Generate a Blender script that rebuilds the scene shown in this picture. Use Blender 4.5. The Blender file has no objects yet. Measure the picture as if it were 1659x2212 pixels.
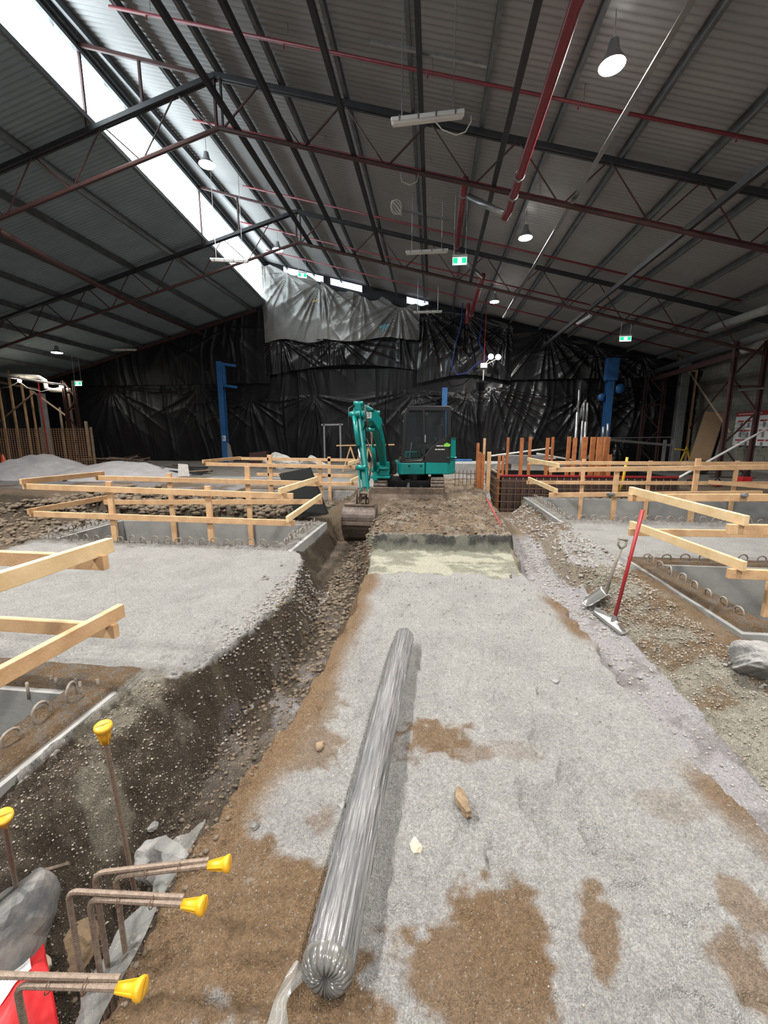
import bpy, math, random
import numpy as np
from mathutils import Vector, Matrix
random.seed(4)
PI = math.pi
COL = bpy.context.scene.collection
SC = bpy.context.scene
# ------------------------------------------------------------------ camera
F, CX, CY, EYE = 900.0, 829.5, 1106.0, 1.65
TH = math.atan(163/900); AL = math.atan(105.5*math.cos(TH)/900)
fw = Vector((-math.sin(AL)*math.cos(TH), math.cos(AL)*math.cos(TH), -math.sin(TH)))
rt = Vector((math.cos(AL), math.sin(AL), 0)); up = rt.cross(fw)
cam = bpy.data.cameras.new('camera'); camo = bpy.data.objects.new('camera', cam); COL.objects.link(camo)
M = Matrix((rt, up, -fw)).transposed().to_4x4(); M.translation = (0, 0, EYE)
camo.matrix_world = M
cam.sensor_fit = 'HORIZONTAL'; cam.sensor_width = 36; cam.lens = 36*F/1659; cam.clip_start = .05; cam.clip_end = 200
SC.camera = camo
# ------------------------------------------------------------------ light
vs = SC.view_settings
vs.view_transform = 'Standard'; vs.look = 'None'; vs.gamma = 1; vs.exposure = 0.42; vs.use_curve_mapping = False
w = bpy.data.worlds.new('world'); SC.world = w; w.use_nodes = True
bg = w.node_tree.nodes['Background']; bg.inputs[0].default_value = (.80, .9, 1, 1); bg.inputs[1].default_value = .36
SKY_GLASS = 8.5     # backlit translucent roof glazing
LAMP_W = 330         # high bay lamps
def lamp_light(x, y, z, W=LAMP_W, col=(1, .955, .90), size=.35, spread=150):
    L = bpy.data.lights.new('high_bay_light', 'AREA'); L.energy = W; L.color = col; L.shape = 'DISK'; L.size = size; L.spread = math.radians(spread)
    o = bpy.data.objects.new('high_bay_light', L); o.location = (x, y, z); COL.objects.link(o); return o
# lamps of the same rows that hang above and behind the photographer
for yy in (2.2, -3.8, -9.8): lamp_light(2.65, yy, 7.4, 360)
for yy in (7.8, 1.8, -4.2): lamp_light(-7.0, yy, 9.8, 760)
for yy in (8.5, 0.5): lamp_light(9.5, yy, 6.3, 130)  # unseen row further right, beyond the rows with modelled lamps

# ------------------------------------------------------------------ pixel -> point of the place
def ray(px, py): return fw + rt*((px-CX)/F) + up*((CY-py)/F)
def aty(px, py, y):
    d = ray(px, py); t = y/d.y; return Vector((d.x*t, y, EYE+d.z*t))
def atz(px, py, z):
    d = ray(px, py); t = (z-EYE)/d.z; return Vector((d.x*t, d.y*t, z))
def atd(px, py, t): return ray(px, py)*t + Vector((0, 0, EYE))
# ------------------------------------------------------------------ materials
def mat(name, col, rough=.6, metal=0, var=0, vscale=8, bump=0, bscale=40, emit=None, es=0, alpha=1, trans=0, spec=None, col2=None, stretch=None):
    m = bpy.data.materials.new(name); m.use_nodes = True; nt = m.node_tree; b = nt.nodes['Principled BSDF']
    b.inputs['Base Color'].default_value = (*col, 1); b.inputs['Roughness'].default_value = rough; b.inputs['Metallic'].default_value = metal
    if spec is not None: b.inputs['Specular IOR Level'].default_value = spec
    tc = nt.nodes.new('ShaderNodeTexCoord'); src = tc.outputs['Object']
    if stretch:
        mp = nt.nodes.new('ShaderNodeMapping'); mp.inputs['Scale'].default_value = stretch; nt.links.new(src, mp.inputs[0]); src = mp.outputs[0]
    if var or col2:
        n = nt.nodes.new('ShaderNodeTexNoise'); n.inputs['Scale'].default_value = vscale; n.inputs['Detail'].default_value = 6; n.inputs['Roughness'].default_value = .65
        nt.links.new(src, n.inputs[0])
        mx = nt.nodes.new('ShaderNodeMix'); mx.data_type = 'RGBA'
        c2 = col2 or tuple(c*(1-var) for c in col)
        mx.inputs[6].default_value = (*col, 1); mx.inputs[7].default_value = (*c2, 1)
        r = nt.nodes.new('ShaderNodeMapRange'); r.inputs[1].default_value = .35; r.inputs[2].default_value = .68
        nt.links.new(n.outputs[0], r.inputs[0]); nt.links.new(r.outputs[0], mx.inputs[0]); nt.links.new(mx.outputs[2], b.inputs['Base Color'])
    if bump:
        n2 = nt.nodes.new('ShaderNodeTexNoise'); n2.inputs['Scale'].default_value = bscale; n2.inputs['Detail'].default_value = 5
        nt.links.new(src, n2.inputs[0]); bp = nt.nodes.new('ShaderNodeBump'); bp.inputs['Strength'].default_value = bump; bp.inputs['Distance'].default_value = .02
        nt.links.new(n2.outputs[0], bp.inputs['Height']); nt.links.new(bp.outputs[0], b.inputs['Normal'])
    if emit: b.inputs['Emission Color'].default_value = (*emit, 1); b.inputs['Emission Strength'].default_value = es
    if trans: b.inputs['Transmission Weight'].default_value = trans
    if alpha < 1: b.inputs['Alpha'].default_value = alpha
    return m
MT = dict(
 timber=mat('pine', (.62, .40, .22), .65, var=.35, vscale=5, bump=.2, bscale=60, col2=(.45, .27, .14)),
 timberlight=mat('pale_pine', (.74, .56, .33), .6, vscale=5, bump=.15, bscale=60, col2=(.60, .42, .22)),
 orange=mat('orange_stained_timber', (.45, .16, .045), .6, vscale=6, bump=.1, bscale=50, col2=(.27, .09, .035)),
 oldwood=mat('weathered_timber', (.33, .24, .17), .8, var=.4, bump=.2),
 conc=mat('cast_concrete', (.28, .28, .27), .85, vscale=2.5, bump=.15, bscale=30, col2=(.20, .20, .195)),
 conc2=mat('dirty_concrete', (.24, .22, .19), .85, vscale=5, bump=.3, bscale=30, col2=(.15, .13, .11)),
 block=mat('blockwork', (.26, .25, .21), .9, vscale=1.2, bump=.3, bscale=12, col2=(.18, .17, .145)),
 rust=mat('rusty_bar', (.17, .10, .065), .75, .3, vscale=60, bump=.3, bscale=200, col2=(.10, .065, .045)),
 rebar=mat('grey_brown_bar', (.27, .21, .165), .6, .4, vscale=60, bump=.2, bscale=200, col2=(.17, .125, .095)),
 hoop=mat('bar_with_mortar', (.30, .27, .23), .75, .2, vscale=30, bump=.2, col2=(.19, .15, .12)),
 steel=mat('dark_painted_steel', (.035, .037, .042), .55, .2, vscale=4, col2=(.022, .022, .026)),
 redox=mat('red_oxide_steel', (.075, .032, .03), .6, .1, vscale=4, col2=(.045, .022, .022)),
 purlin=mat('purlin_steel', (.17, .18, .19), .5, .3, vscale=3, col2=(.10, .105, .11)),
 galv=mat('galvanised', (.42, .43, .44), .35, .8, vscale=8, col2=(.3, .31, .32)),
 brightgalv=mat('bright_galvanised', (.8, .8, .78), .22, .95),
 redpipe=mat('red_painted_pipe', (.20, .022, .032), .4, 0, vscale=6, col2=(.13, .02, .028)),
 roof=mat('silver_roof_sheet', (.29, .29, .295), .55, .15, vscale=.8, col2=(.25, .25, .255)),
 roofl=mat('grey_roof_sheet', (.22, .27, .29), .7, 0, vscale=.8, col2=(.17, .215, .235)),
 blue=mat('blue_paint', (.025, .12, .32), .45, 0, vscale=3, col2=(.018, .085, .24)),
 black=mat('black_film', (.010, .010, .011), .30, 0, vscale=2, bump=.08, bscale=5, col2=(.014, .014, .015), spec=.45),
 shadedblack=mat('black_film_shaded', (.007, .007, .008), .42, 0, vscale=2, bump=.05, bscale=5, col2=(.010, .010, .011), spec=.3),  # same black film, coloured darker and duller where little light reaches
 duskfilm=mat('dusty_skylit_film', (.20, .195, .185), .3, 0, vscale=.6, bump=.08, bscale=5, col2=(.085, .082, .078)),  # dusty film, its grey also lightened for the skylight reflecting off it
 blackwall=mat('dark_wall', (.015, .016, .02), .8),
 teal=mat('teal_paint', (.0, .20, .185), .32, 0, vscale=5, col2=(.0, .165, .155)),
 mblack=mat('black_paint', (.012, .012, .013), .3, 0),
 rubber=mat('muddy_rubber', (.17, .13, .10), .9, 0, vscale=12, bump=.5, bscale=30, col2=(.05, .045, .04)),
 muddy=mat('muddy_steel', (.20, .15, .115), .75, .2, vscale=6, bump=.4, bscale=25, col2=(.10, .075, .06)),
 bucket=mat('worn_bucket_steel', (.13, .10, .085), .5, .4, vscale=5, bump=.3, bscale=20, col2=(.055, .045, .04)),
 chrome=mat('chrome_rod', (.6, .6, .6), .15, 1),
 white=mat('white_paint', (.75, .75, .75), .5),
 bag=mat('white_woven_bag', (.62, .60, .58), .6, vscale=5, bump=.3, bscale=20, col2=(.45, .43, .40)),
 yellow=mat('yellow_plastic', (.70, .36, .012), .4, 0, vscale=15, bump=.1, bscale=60, col2=(.62, .33, .02)),
 yellowp=mat('yellow_paint', (.65, .42, .03), .5),
 redcloth=mat('red_fabric', (.62, .02, .025), .55, vscale=4, bump=.3, bscale=10, col2=(.42, .012, .015)),
 cone=mat('orange_cone', (.75, .09, .03), .5),
 redtool=mat('red_handle', (.28, .015, .02), .45),
 rock=mat('grey_rock', (.16, .16, .155), .8, vscale=9, bump=1, bscale=14, col2=(.29, .28, .27)),
 slate=mat('slate_dark', (.085, .09, .095), .6, vscale=10, bump=.4, bscale=20, col2=(.2, .19, .175)),
 stone=mat('brown_stone', (.27, .19, .11), .85, vscale=12, bump=.7, bscale=25, col2=(.14, .10, .065)),
 pale=mat('pale_stone', (.5, .43, .33), .8, vscale=8, bump=.4, col2=(.38, .32, .24)),
 dust=mat('crusher_dust', (.47, .46, .48), .95, vscale=3, bump=.6, bscale=14, col2=(.36, .35, .36)),
 board=mat('black_formply', (.008, .009, .009), .6, spec=.15),
 card=mat('tan_board', (.40, .27, .16), .75, vscale=3, col2=(.34, .22, .13)),
 net=mat('orange_net', (.42, .25, .15), .7),
 cream=mat('cream_pipe', (.6, .58, .55), .5),
 tube=mat('lit_white_tube', (.8, .8, .8), .4, emit=(1, 1, 1), es=.0),
 lampglow=mat('lamp_glow', (1, 1, 1), .4, emit=(1, .95, .86), es=60),
 green=mat('green_sign', (.0, .5, .16), .4, emit=(.01, .8, .22), es=1.4),
 signwhite=mat('sign_white', (.9, .95, .92), .4, emit=(.75, 1, .85), es=1.6),
 sglass=mat('cab_glass', (.02, .025, .025), .04, 0, alpha=.22, spec=.6),
 seat=mat('seat_fabric', (.03, .03, .03), .8),
 blackhose=mat('black_hose', (.01, .01, .01), .45),
 rope=mat('blue_rope', (.02, .05, .35), .6),
 ltblue=mat('pale_blue_tape', (.15, .5, .65), .5),
 cable=mat('white_cable', (.55, .53, .48), .6),
 lime=mat('lime_green', (.18, .5, .05), .5),
 posterred=mat('poster_red', (.42, .06, .05), .5), postergrey=mat('poster_grey', (.25, .24, .25), .5),
)
def film(name, col, alpha, rough=.12):
    m = mat(name, col, rough, alpha=alpha, bump=.12, bscale=9, spec=.6); return m
MT['poly'] = film('clear_polythene', (.36, .37, .36), .38, .25)
# clear film over a dark grey roll: gloss streaks painted into the colour
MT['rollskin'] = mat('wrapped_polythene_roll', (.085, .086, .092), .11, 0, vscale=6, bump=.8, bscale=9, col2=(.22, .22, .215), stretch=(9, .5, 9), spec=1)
def skylight_mat():
    m = bpy.data.materials.new('backlit_roof_glazing'); m.use_nodes = True; nt = m.node_tree; b = nt.nodes['Principled BSDF']
    b.inputs['Base Color'].default_value = (.8, .85, .85, 1); b.inputs['Roughness'].default_value = .5
    tc = nt.nodes.new('ShaderNodeTexCoord'); mp = nt.nodes.new('ShaderNodeMapping'); mp.inputs['Scale'].default_value = (1, 3.2, .35)
    n = nt.nodes.new('ShaderNodeTexNoise'); n.inputs['Scale'].default_value = 2.2; n.inputs['Detail'].default_value = 6
    nt.links.new(tc.outputs['Object'], mp.inputs[0]); nt.links.new(mp.outputs[0], n.inputs[0])
    r = nt.nodes.new('ShaderNodeMapRange'); r.inputs[1].default_value = .32; r.inputs[2].default_value = .55; r.inputs[3].default_value = .25; r.inputs[4].default_value = 1
    nt.links.new(n.outputs[0], r.inputs[0])
    mu = nt.nodes.new('ShaderNodeMath'); mu.operation = 'MULTIPLY'; mu.inputs[1].default_value = SKY_GLASS
    nt.links.new(r.outputs[0], mu.inputs[0]); nt.links.new(mu.outputs[0], b.inputs['Emission Strength'])
    b.inputs['Emission Color'].default_value = (.86, .97, 1, 1)
    return m
MT['skylight'] = skylight_mat()
def ground_mat():
    m = bpy.data.materials.new('site_ground'); m.use_nodes = True; nt = m.node_tree; b = nt.nodes['Principled BSDF']; L = nt.links.new
    b.inputs['Roughness'].default_value = .93; b.inputs['Specular IOR Level'].default_value = .25
    a = nt.nodes.new('ShaderNodeAttribute'); a.attribute_name = 'Col'
    tc = nt.nodes.new('ShaderNodeTexCoord')
    n = nt.nodes.new('ShaderNodeTexNoise'); n.inputs['Scale'].default_value = 55; n.inputs['Detail'].default_value = 6; n.inputs['Roughness'].default_value = .75; L(tc.outputs['Object'], n.inputs[0])
    v = nt.nodes.new('ShaderNodeTexVoronoi'); v.inputs['Scale'].default_value = 210; L(tc.outputs['Object'], v.inputs[0])
    r = nt.nodes.new('ShaderNodeMapRange'); r.inputs[1].default_value = .3; r.inputs[2].default_value = .7; r.inputs[3].default_value = .68; r.inputs[4].default_value = 1.28; L(n.outputs[0], r.inputs[0])
    sp = nt.nodes.new('ShaderNodeSeparateColor'); L(v.outputs['Color'], sp.inputs[0])
    r2 = nt.nodes.new('ShaderNodeMapRange'); r2.inputs[1].default_value = 0; r2.inputs[2].default_value = 1; r2.inputs[3].default_value = .78; r2.inputs[4].default_value = 1.22; L(sp.outputs[0], r2.inputs[0])
    mu = nt.nodes.new('ShaderNodeMath'); mu.operation = 'MULTIPLY'; L(r.outputs[0], mu.inputs[0]); L(r2.outputs[0], mu.inputs[1])
    vm = nt.nodes.new('ShaderNodeVectorMath'); vm.operation = 'SCALE'; L(a.outputs['Color'], vm.inputs[0]); L(mu.outputs[0], vm.inputs['Scale'])
    # pale grains
    gt = nt.nodes.new('ShaderNodeMath'); gt.operation = 'GREATER_THAN'; gt.inputs[1].default_value = .98; L(sp.outputs[1], gt.inputs[0])
    mx = nt.nodes.new('ShaderNodeMix'); mx.data_type = 'RGBA'; L(gt.outputs[0], mx.inputs[0]); L(vm.outputs[0], mx.inputs[6]); mx.inputs[7].default_value = (.38, .34, .29, 1)
    L(mx.outputs[2], b.inputs['Base Color'])
    n3 = nt.nodes.new('ShaderNodeTexNoise'); n3.inputs['Scale'].default_value = 34; n3.inputs['Detail'].default_value = 8; n3.inputs['Roughness'].default_value = .7; L(tc.outputs['Object'], n3.inputs[0])
    ad = nt.nodes.new('ShaderNodeMath'); ad.operation = 'MULTIPLY_ADD'; L(v.outputs['Distance'], ad.inputs[0]); ad.inputs[1].default_value = -.35; L(n3.outputs[0], ad.inputs[2])
    bp = nt.nodes.new('ShaderNodeBump'); bp.inputs['Strength'].default_value = 1; bp.inputs['Distance'].default_value = .045; L(ad.outputs[0], bp.inputs['Height']); L(bp.outputs[0], b.inputs['Normal'])
    return m
MT['ground'] = ground_mat()
# ------------------------------------------------------------------ mesh helpers
ORG = {}
class MB:
    def __init__(s): s.v = []; s.f = []
    def add(s, vs, fs):
        n = len(s.v); s.v += [Vector(p) for p in vs]; s.f += [tuple(i+n for i in f) for f in fs]; return s
    def box(s, c, d, R=None):
        c = Vector(c); h = [x/2 for x in d]
        P = [Vector((sx*h[0], sy*h[1], sz*h[2])) for sx in (-1, 1) for sy in (-1, 1) for sz in (-1, 1)]
        if R: P = [R @ p for p in P]
        return s.add([c+p for p in P], [(0, 1, 3, 2), (4, 6, 7, 5), (0, 4, 5, 1), (2, 3, 7, 6), (0, 2, 6, 4), (1, 5, 7, 3)])
    def beam(s, p, q, w, h, upv=(0, 0, 1)):
        p, q = Vector(p), Vector(q); d = (q-p).normalized(); u = Vector(upv)
        if abs(d.dot(u)) > .98: u = Vector((0, 1, 0))
        r = d.cross(u).normalized(); u = r.cross(d)
        P = [e+r*(a*w/2)+u*(b*h/2) for e in (p, q) for a, b in ((-1, -1), (1, -1), (1, 1), (-1, 1))]
        return s.add(P, [(3, 2, 1, 0), (4, 5, 6, 7), (0, 1, 5, 4), (1, 2, 6, 5), (2, 3, 7, 6), (3, 0, 4, 7)])
    def ibeam(s, p, q, w, h, t=.012, upv=(0, 0, 1)):
        p, q = Vector(p), Vector(q); d = (q-p).normalized(); u = Vector(upv); r = d.cross(u).normalized(); u = r.cross(d)
        for o, ww, hh in ((h/2-t/2, w, t), (-h/2+t/2, w, t), (0, t, h-2*t)): s.beam(p+u*o, q+u*o, ww, hh, upv)
        return s
    def tube(s, pts, r, n=8, caps=True):
        pts = [Vector(p) for p in pts]; rs = r if isinstance(r, (list, tuple)) else [r]*len(pts); base = len(s.v); ref = None
        for i, p in enumerate(pts):
            d = (pts[min(i+1, len(pts)-1)]-pts[max(i-1, 0)]).normalized()
            if ref is None: ref = d.orthogonal().normalized()
            else: ref = (ref-d*ref.dot(d)).normalized()
            b = d.cross(ref)
            for k in range(n):
                a = 2*PI*k/n; s.v.append(p+(ref*math.cos(a)+b*math.sin(a))*rs[i])
        for i in range(len(pts)-1):
            for k in range(n):
                s.f.append((base+i*n+k, base+i*n+(k+1) % n, base+(i+1)*n+(k+1) % n, base+(i+1)*n+k))
        if caps:
            s.f.append(tuple(base+k for k in range(n))[::-1]); s.f.append(tuple(base+(len(pts)-1)*n+k for k in range(n)))
        return s
    def lathe(s, prof, c, axis=(0, 0, 1), n=20):
        c = Vector(c); a = Vector(axis).normalized(); u = a.orthogonal().normalized(); w_ = a.cross(u); base = len(s.v)
        for (r, z) in prof:
            for k in range(n):
                t = 2*PI*k/n; s.v.append(c+a*z+(u*math.cos(t)+w_*math.sin(t))*max(r, 1e-4))
        for i in range(len(prof)-1):
            for k in range(n): s.f.append((base+i*n+k, base+i*n+(k+1) % n, base+(i+1)*n+(k+1) % n, base+(i+1)*n+k))
        return s
    def prism(s, poly, off):
        off = Vector(off); n = len(poly); P = [Vector(p) for p in poly]
        return s.add(P+[p+off for p in P], [tuple(range(n))[::-1], tuple(range(n, 2*n))]+[(i, (i+1) % n, n+(i+1) % n, n+i) for i in range(n)])
    def sweep(s, pts, ws, hs, side):
        side = Vector(side).normalized(); pts = [Vector(p) for p in pts]; base = len(s.v)
        for i, p in enumerate(pts):
            d = (pts[min(i+1, len(pts)-1)]-pts[max(i-1, 0)]).normalized(); u = side.cross(d).normalized()
            for a, b in ((-1, -1), (1, -1), (1, 1), (-1, 1)): s.v.append(p+side*(a*ws[i]/2)+u*(b*hs[i]/2))
        for i in range(len(pts)-1):
            for k in range(4): s.f.append((base+i*4+k, base+i*4+(k+1) % 4, base+i*4+4+(k+1) % 4, base+i*4+4+k))
        s.f.append((base+3, base+2, base+1, base)); e = base+4*(len(pts)-1); s.f.append((e, e+1, e+2, e+3))
        return s
    def build(s, name, m, parent=None, smooth=False, bevel=0, org=None):
        me = bpy.data.meshes.new(name); o = bpy.data.objects.new(name, me)
        po = ORG.get(parent.name, Vector()) if parent else Vector()
        og = Vector(org) if org is not None else (po if parent else Vector())
        me.from_pydata([tuple(p-og) for p in s.v], [], s.f); me.update(); me.materials.append(MT[m] if isinstance(m, str) else m)
        if smooth: me.polygons.foreach_set('use_smooth', [True]*len(me.polygons))
        COL.objects.link(o); o.location = og-po if parent else og
        if parent: o.parent = parent
        ORG[o.name] = og
        if bevel:
            bv = o.modifiers.new('bevel', 'BEVEL'); bv.width = bevel; bv.segments = 2; bv.limit_method = 'ANGLE'
        return o
def tag(o, label, cat, group=None, kind=None):
    if label: o['label'] = label
    if cat: o['category'] = cat
    if group: o['group'] = group
    if kind: o['kind'] = kind
    return o
def thing(name, loc, label, cat, group=None):
    o = bpy.data.objects.new(name, None); COL.objects.link(o); o.location = loc; o.empty_display_size = .1; ORG[o.name] = Vector(loc); return tag(o, label, cat, group)
def struct(o): o['kind'] = 'structure'; return o
def clone(o, loc, parent=None, rz=None):
    c = o.copy(); COL.objects.link(c); c.location = loc
    if parent: c.parent = parent
    if rz is not None: c.rotation_euler = (0, 0, rz)
    return c
NTH = ['first', 'second', 'third', 'fourth', 'fifth', 'sixth', 'seventh', 'eighth', 'ninth', 'tenth', 'eleventh', 'twelfth', 'thirteenth', 'fourteenth', 'fifteenth', 'sixteenth', 'seventeenth', 'eighteenth', 'nineteenth', 'twentieth', 'twenty first', 'twenty second', 'twenty third', 'twenty fourth']
# value noise
def _h(ix, iy, s):
    n = (ix*374761393+iy*668265263+s*982451653) & 0x7fffffff
    n = ((n ^ (n >> 13))*1274126177) & 0x7fffffff
    return ((n ^ (n >> 16)) & 0xffff)/65535.0
def vn(x, y, s=0):
    x = np.asarray(x, float); y = np.asarray(y, float); ix = np.floor(x).astype(np.int64); iy = np.floor(y).astype(np.int64); fx = x-ix; fy = y-iy
    fx = fx*fx*(3-2*fx); fy = fy*fy*(3-2*fy)
    a = _h(ix, iy, s); b = _h(ix+1, iy, s); c = _h(ix, iy+1, s); d = _h(ix+1, iy+1, s)
    return (a*(1-fx)+b*fx)*(1-fy)+(c*(1-fx)+d*fx)*fy
def fbm(x, y, o=4, s=0, g=.5):
    t = 0; a = 1; n = 0
    for i in range(o): t = t+a*vn(x*2**i+17*i, y*2**i+31*i, s+i); n += a; a *= g
    return t/n-.5
def sm(a, b, x): t = np.clip((x-a)/(b-a), 0, 1); return t*t*(3-2*t)

# ------------------------------------------------------------------ terrain
# pits: inner x0,x1,y0,y1 and wall thickness
PITS = dict(LN=(-7.5, -2.36, -3.0, 2.2, .34, .30), LF=(-6.1, -2.36, 5.98, 7.5, .34, .30), L3=(-5.7, -2.32, 10.6, 12.5, .3, .3),
            RF=(2.88, 9.2, 8.62, 11.5, .36, .3), RN=(3.0, 8.5, 3.92, 5.6, .36, .3))
ROWS = [ # y, then x/z pairs
 (-3.0, [-2.02, -.05, -1.80, -.22, -1.40, -.72, -1.02, -.72, -.90, 0, 1.45, 0, 1.53, -.25, 1.9, -.27, 2.56, -.06]),
 (1.4,  [-2.02, -.05, -1.80, -.2, -1.42, -.72, -1.05, -.72, -.92, 0, 1.45, 0, 1.53, -.25, 1.9, -.27, 2.56, -.06]),
 (2.2,  [-2.00, -.04, -1.82, -.12, -1.50, -.54, -1.00, -.52, -.80, 0, 1.35, 0, 1.42, -.25, 1.86, -.26, 2.56, -.05]),
 (2.7,  [-2.00, 0, -1.62, 0, -1.47, -.50, -.92, -.5, -.76, 0, 1.34, 0, 1.4, -.25, 1.86, -.26, 2.56, -.04]),
 (3.9,  [-2.00, 0, -1.46, 0, -1.30, -.50, -.90, -.5, -.75, 0, 1.30, 0, 1.36, -.25, 1.86, -.26, 2.56, -.04]),
 (4.8,  [-2.05, 0, -1.62, 0, -1.42, -.48, -.93, -.48, -.78, 0, 1.16, 0, 1.22, -.25, 1.78, -.26, 2.3, 0]),
 (5.6,  [-2.05, 0, -1.85, 0, -1.60, -.48, -1.0, -.48, -.84, 0, 1.18, 0, 1.22, -.25, 1.72, -.26, 1.92, 0]),
 (6.2,  [-2.10, 0, -1.98, -.3, -1.75, -.48, -1.1, -.48, -.93, 0, 1.22, 0, 1.27, -.25, 1.75, -.26, 2.0, 0]),
 (7.3,  [-2.15, 0, -2.02, -.2, -1.85, -.45, -1.2, -.45, -1.02, .05, 1.33, .05, 1.4, -.25, 1.85, -.26, 2.2, 0]),
 (8.2,  [-2.2, 0, -2.1, 0, -1.85, -.35, -1.3, -.35, -1.1, .1, 1.38, .1, 1.45, -.25, 1.85, -.28, 2.4, -.02]),
 (8.8,  [-2.2, 0, -2.1, .02, -1.85, .05, -1.3, .08, -1.1, .1, 1.4, .1, 1.47, -.28, 1.87, -.3, 2.45, -.1]),
 (10.4, [-2.2, 0, -2.1, .03, -1.85, .06, -1.3, .1, -1.1, .1, 1.45, .1, 1.5, -.4, 1.9, -.42, 2.45, -.05]),
 (11.8, [-2.2, 0, -2.1, .03, -1.85, .06, -1.3, .1, -1.1, .1, 1.5, .1, 1.6, -.5, 2.2, -.5, 2.45, -.1]),
 (13.0, [-2.2, .05, -2.1, .06, -1.85, .08, -1.3, .1, -1.1, .1, 1.5, .1, 1.6, .1, 2.2, .1, 2.5, .1]),
 (15.5, [-2.2, .13, -2.1, .13, -1.85, .13, -1.3, .13, -1.1, .13, 1.5, .13, 1.6, .13, 2.2, .13, 2.5, .13]),
 (30.0, [-2.2, .15, -2.1, .15, -1.85, .15, -1.3, .15, -1.1, .15, 1.5, .15, 1.6, .15, 2.2, .15, 2.5, .15])]
ty = np.array([r[0] for r in ROWS]); tc_ = np.array([r[1] for r in ROWS])
def base_z(X, Y):
    """X, Y arrays (rows share Y)"""
    Z = np.zeros_like(X)
    for j in range(X.shape[0]):
        y = Y[j, 0]; c = np.array([np.interp(y, ty, tc_[:, k]) for k in range(18)])
        edge = c[1] if y < 13 else c[1]
        xp = np.concatenate(([-40, c[0]-.001 if y < 2.5 else c[0]-.0005], c[0::2], [40])); zp = np.concatenate(([0 if y < 13 else edge]*2, c[1::2], [0 if y < 13 else c[17]]))
        Z[j] = np.interp(X[j], xp, zp)
    return Z
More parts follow.
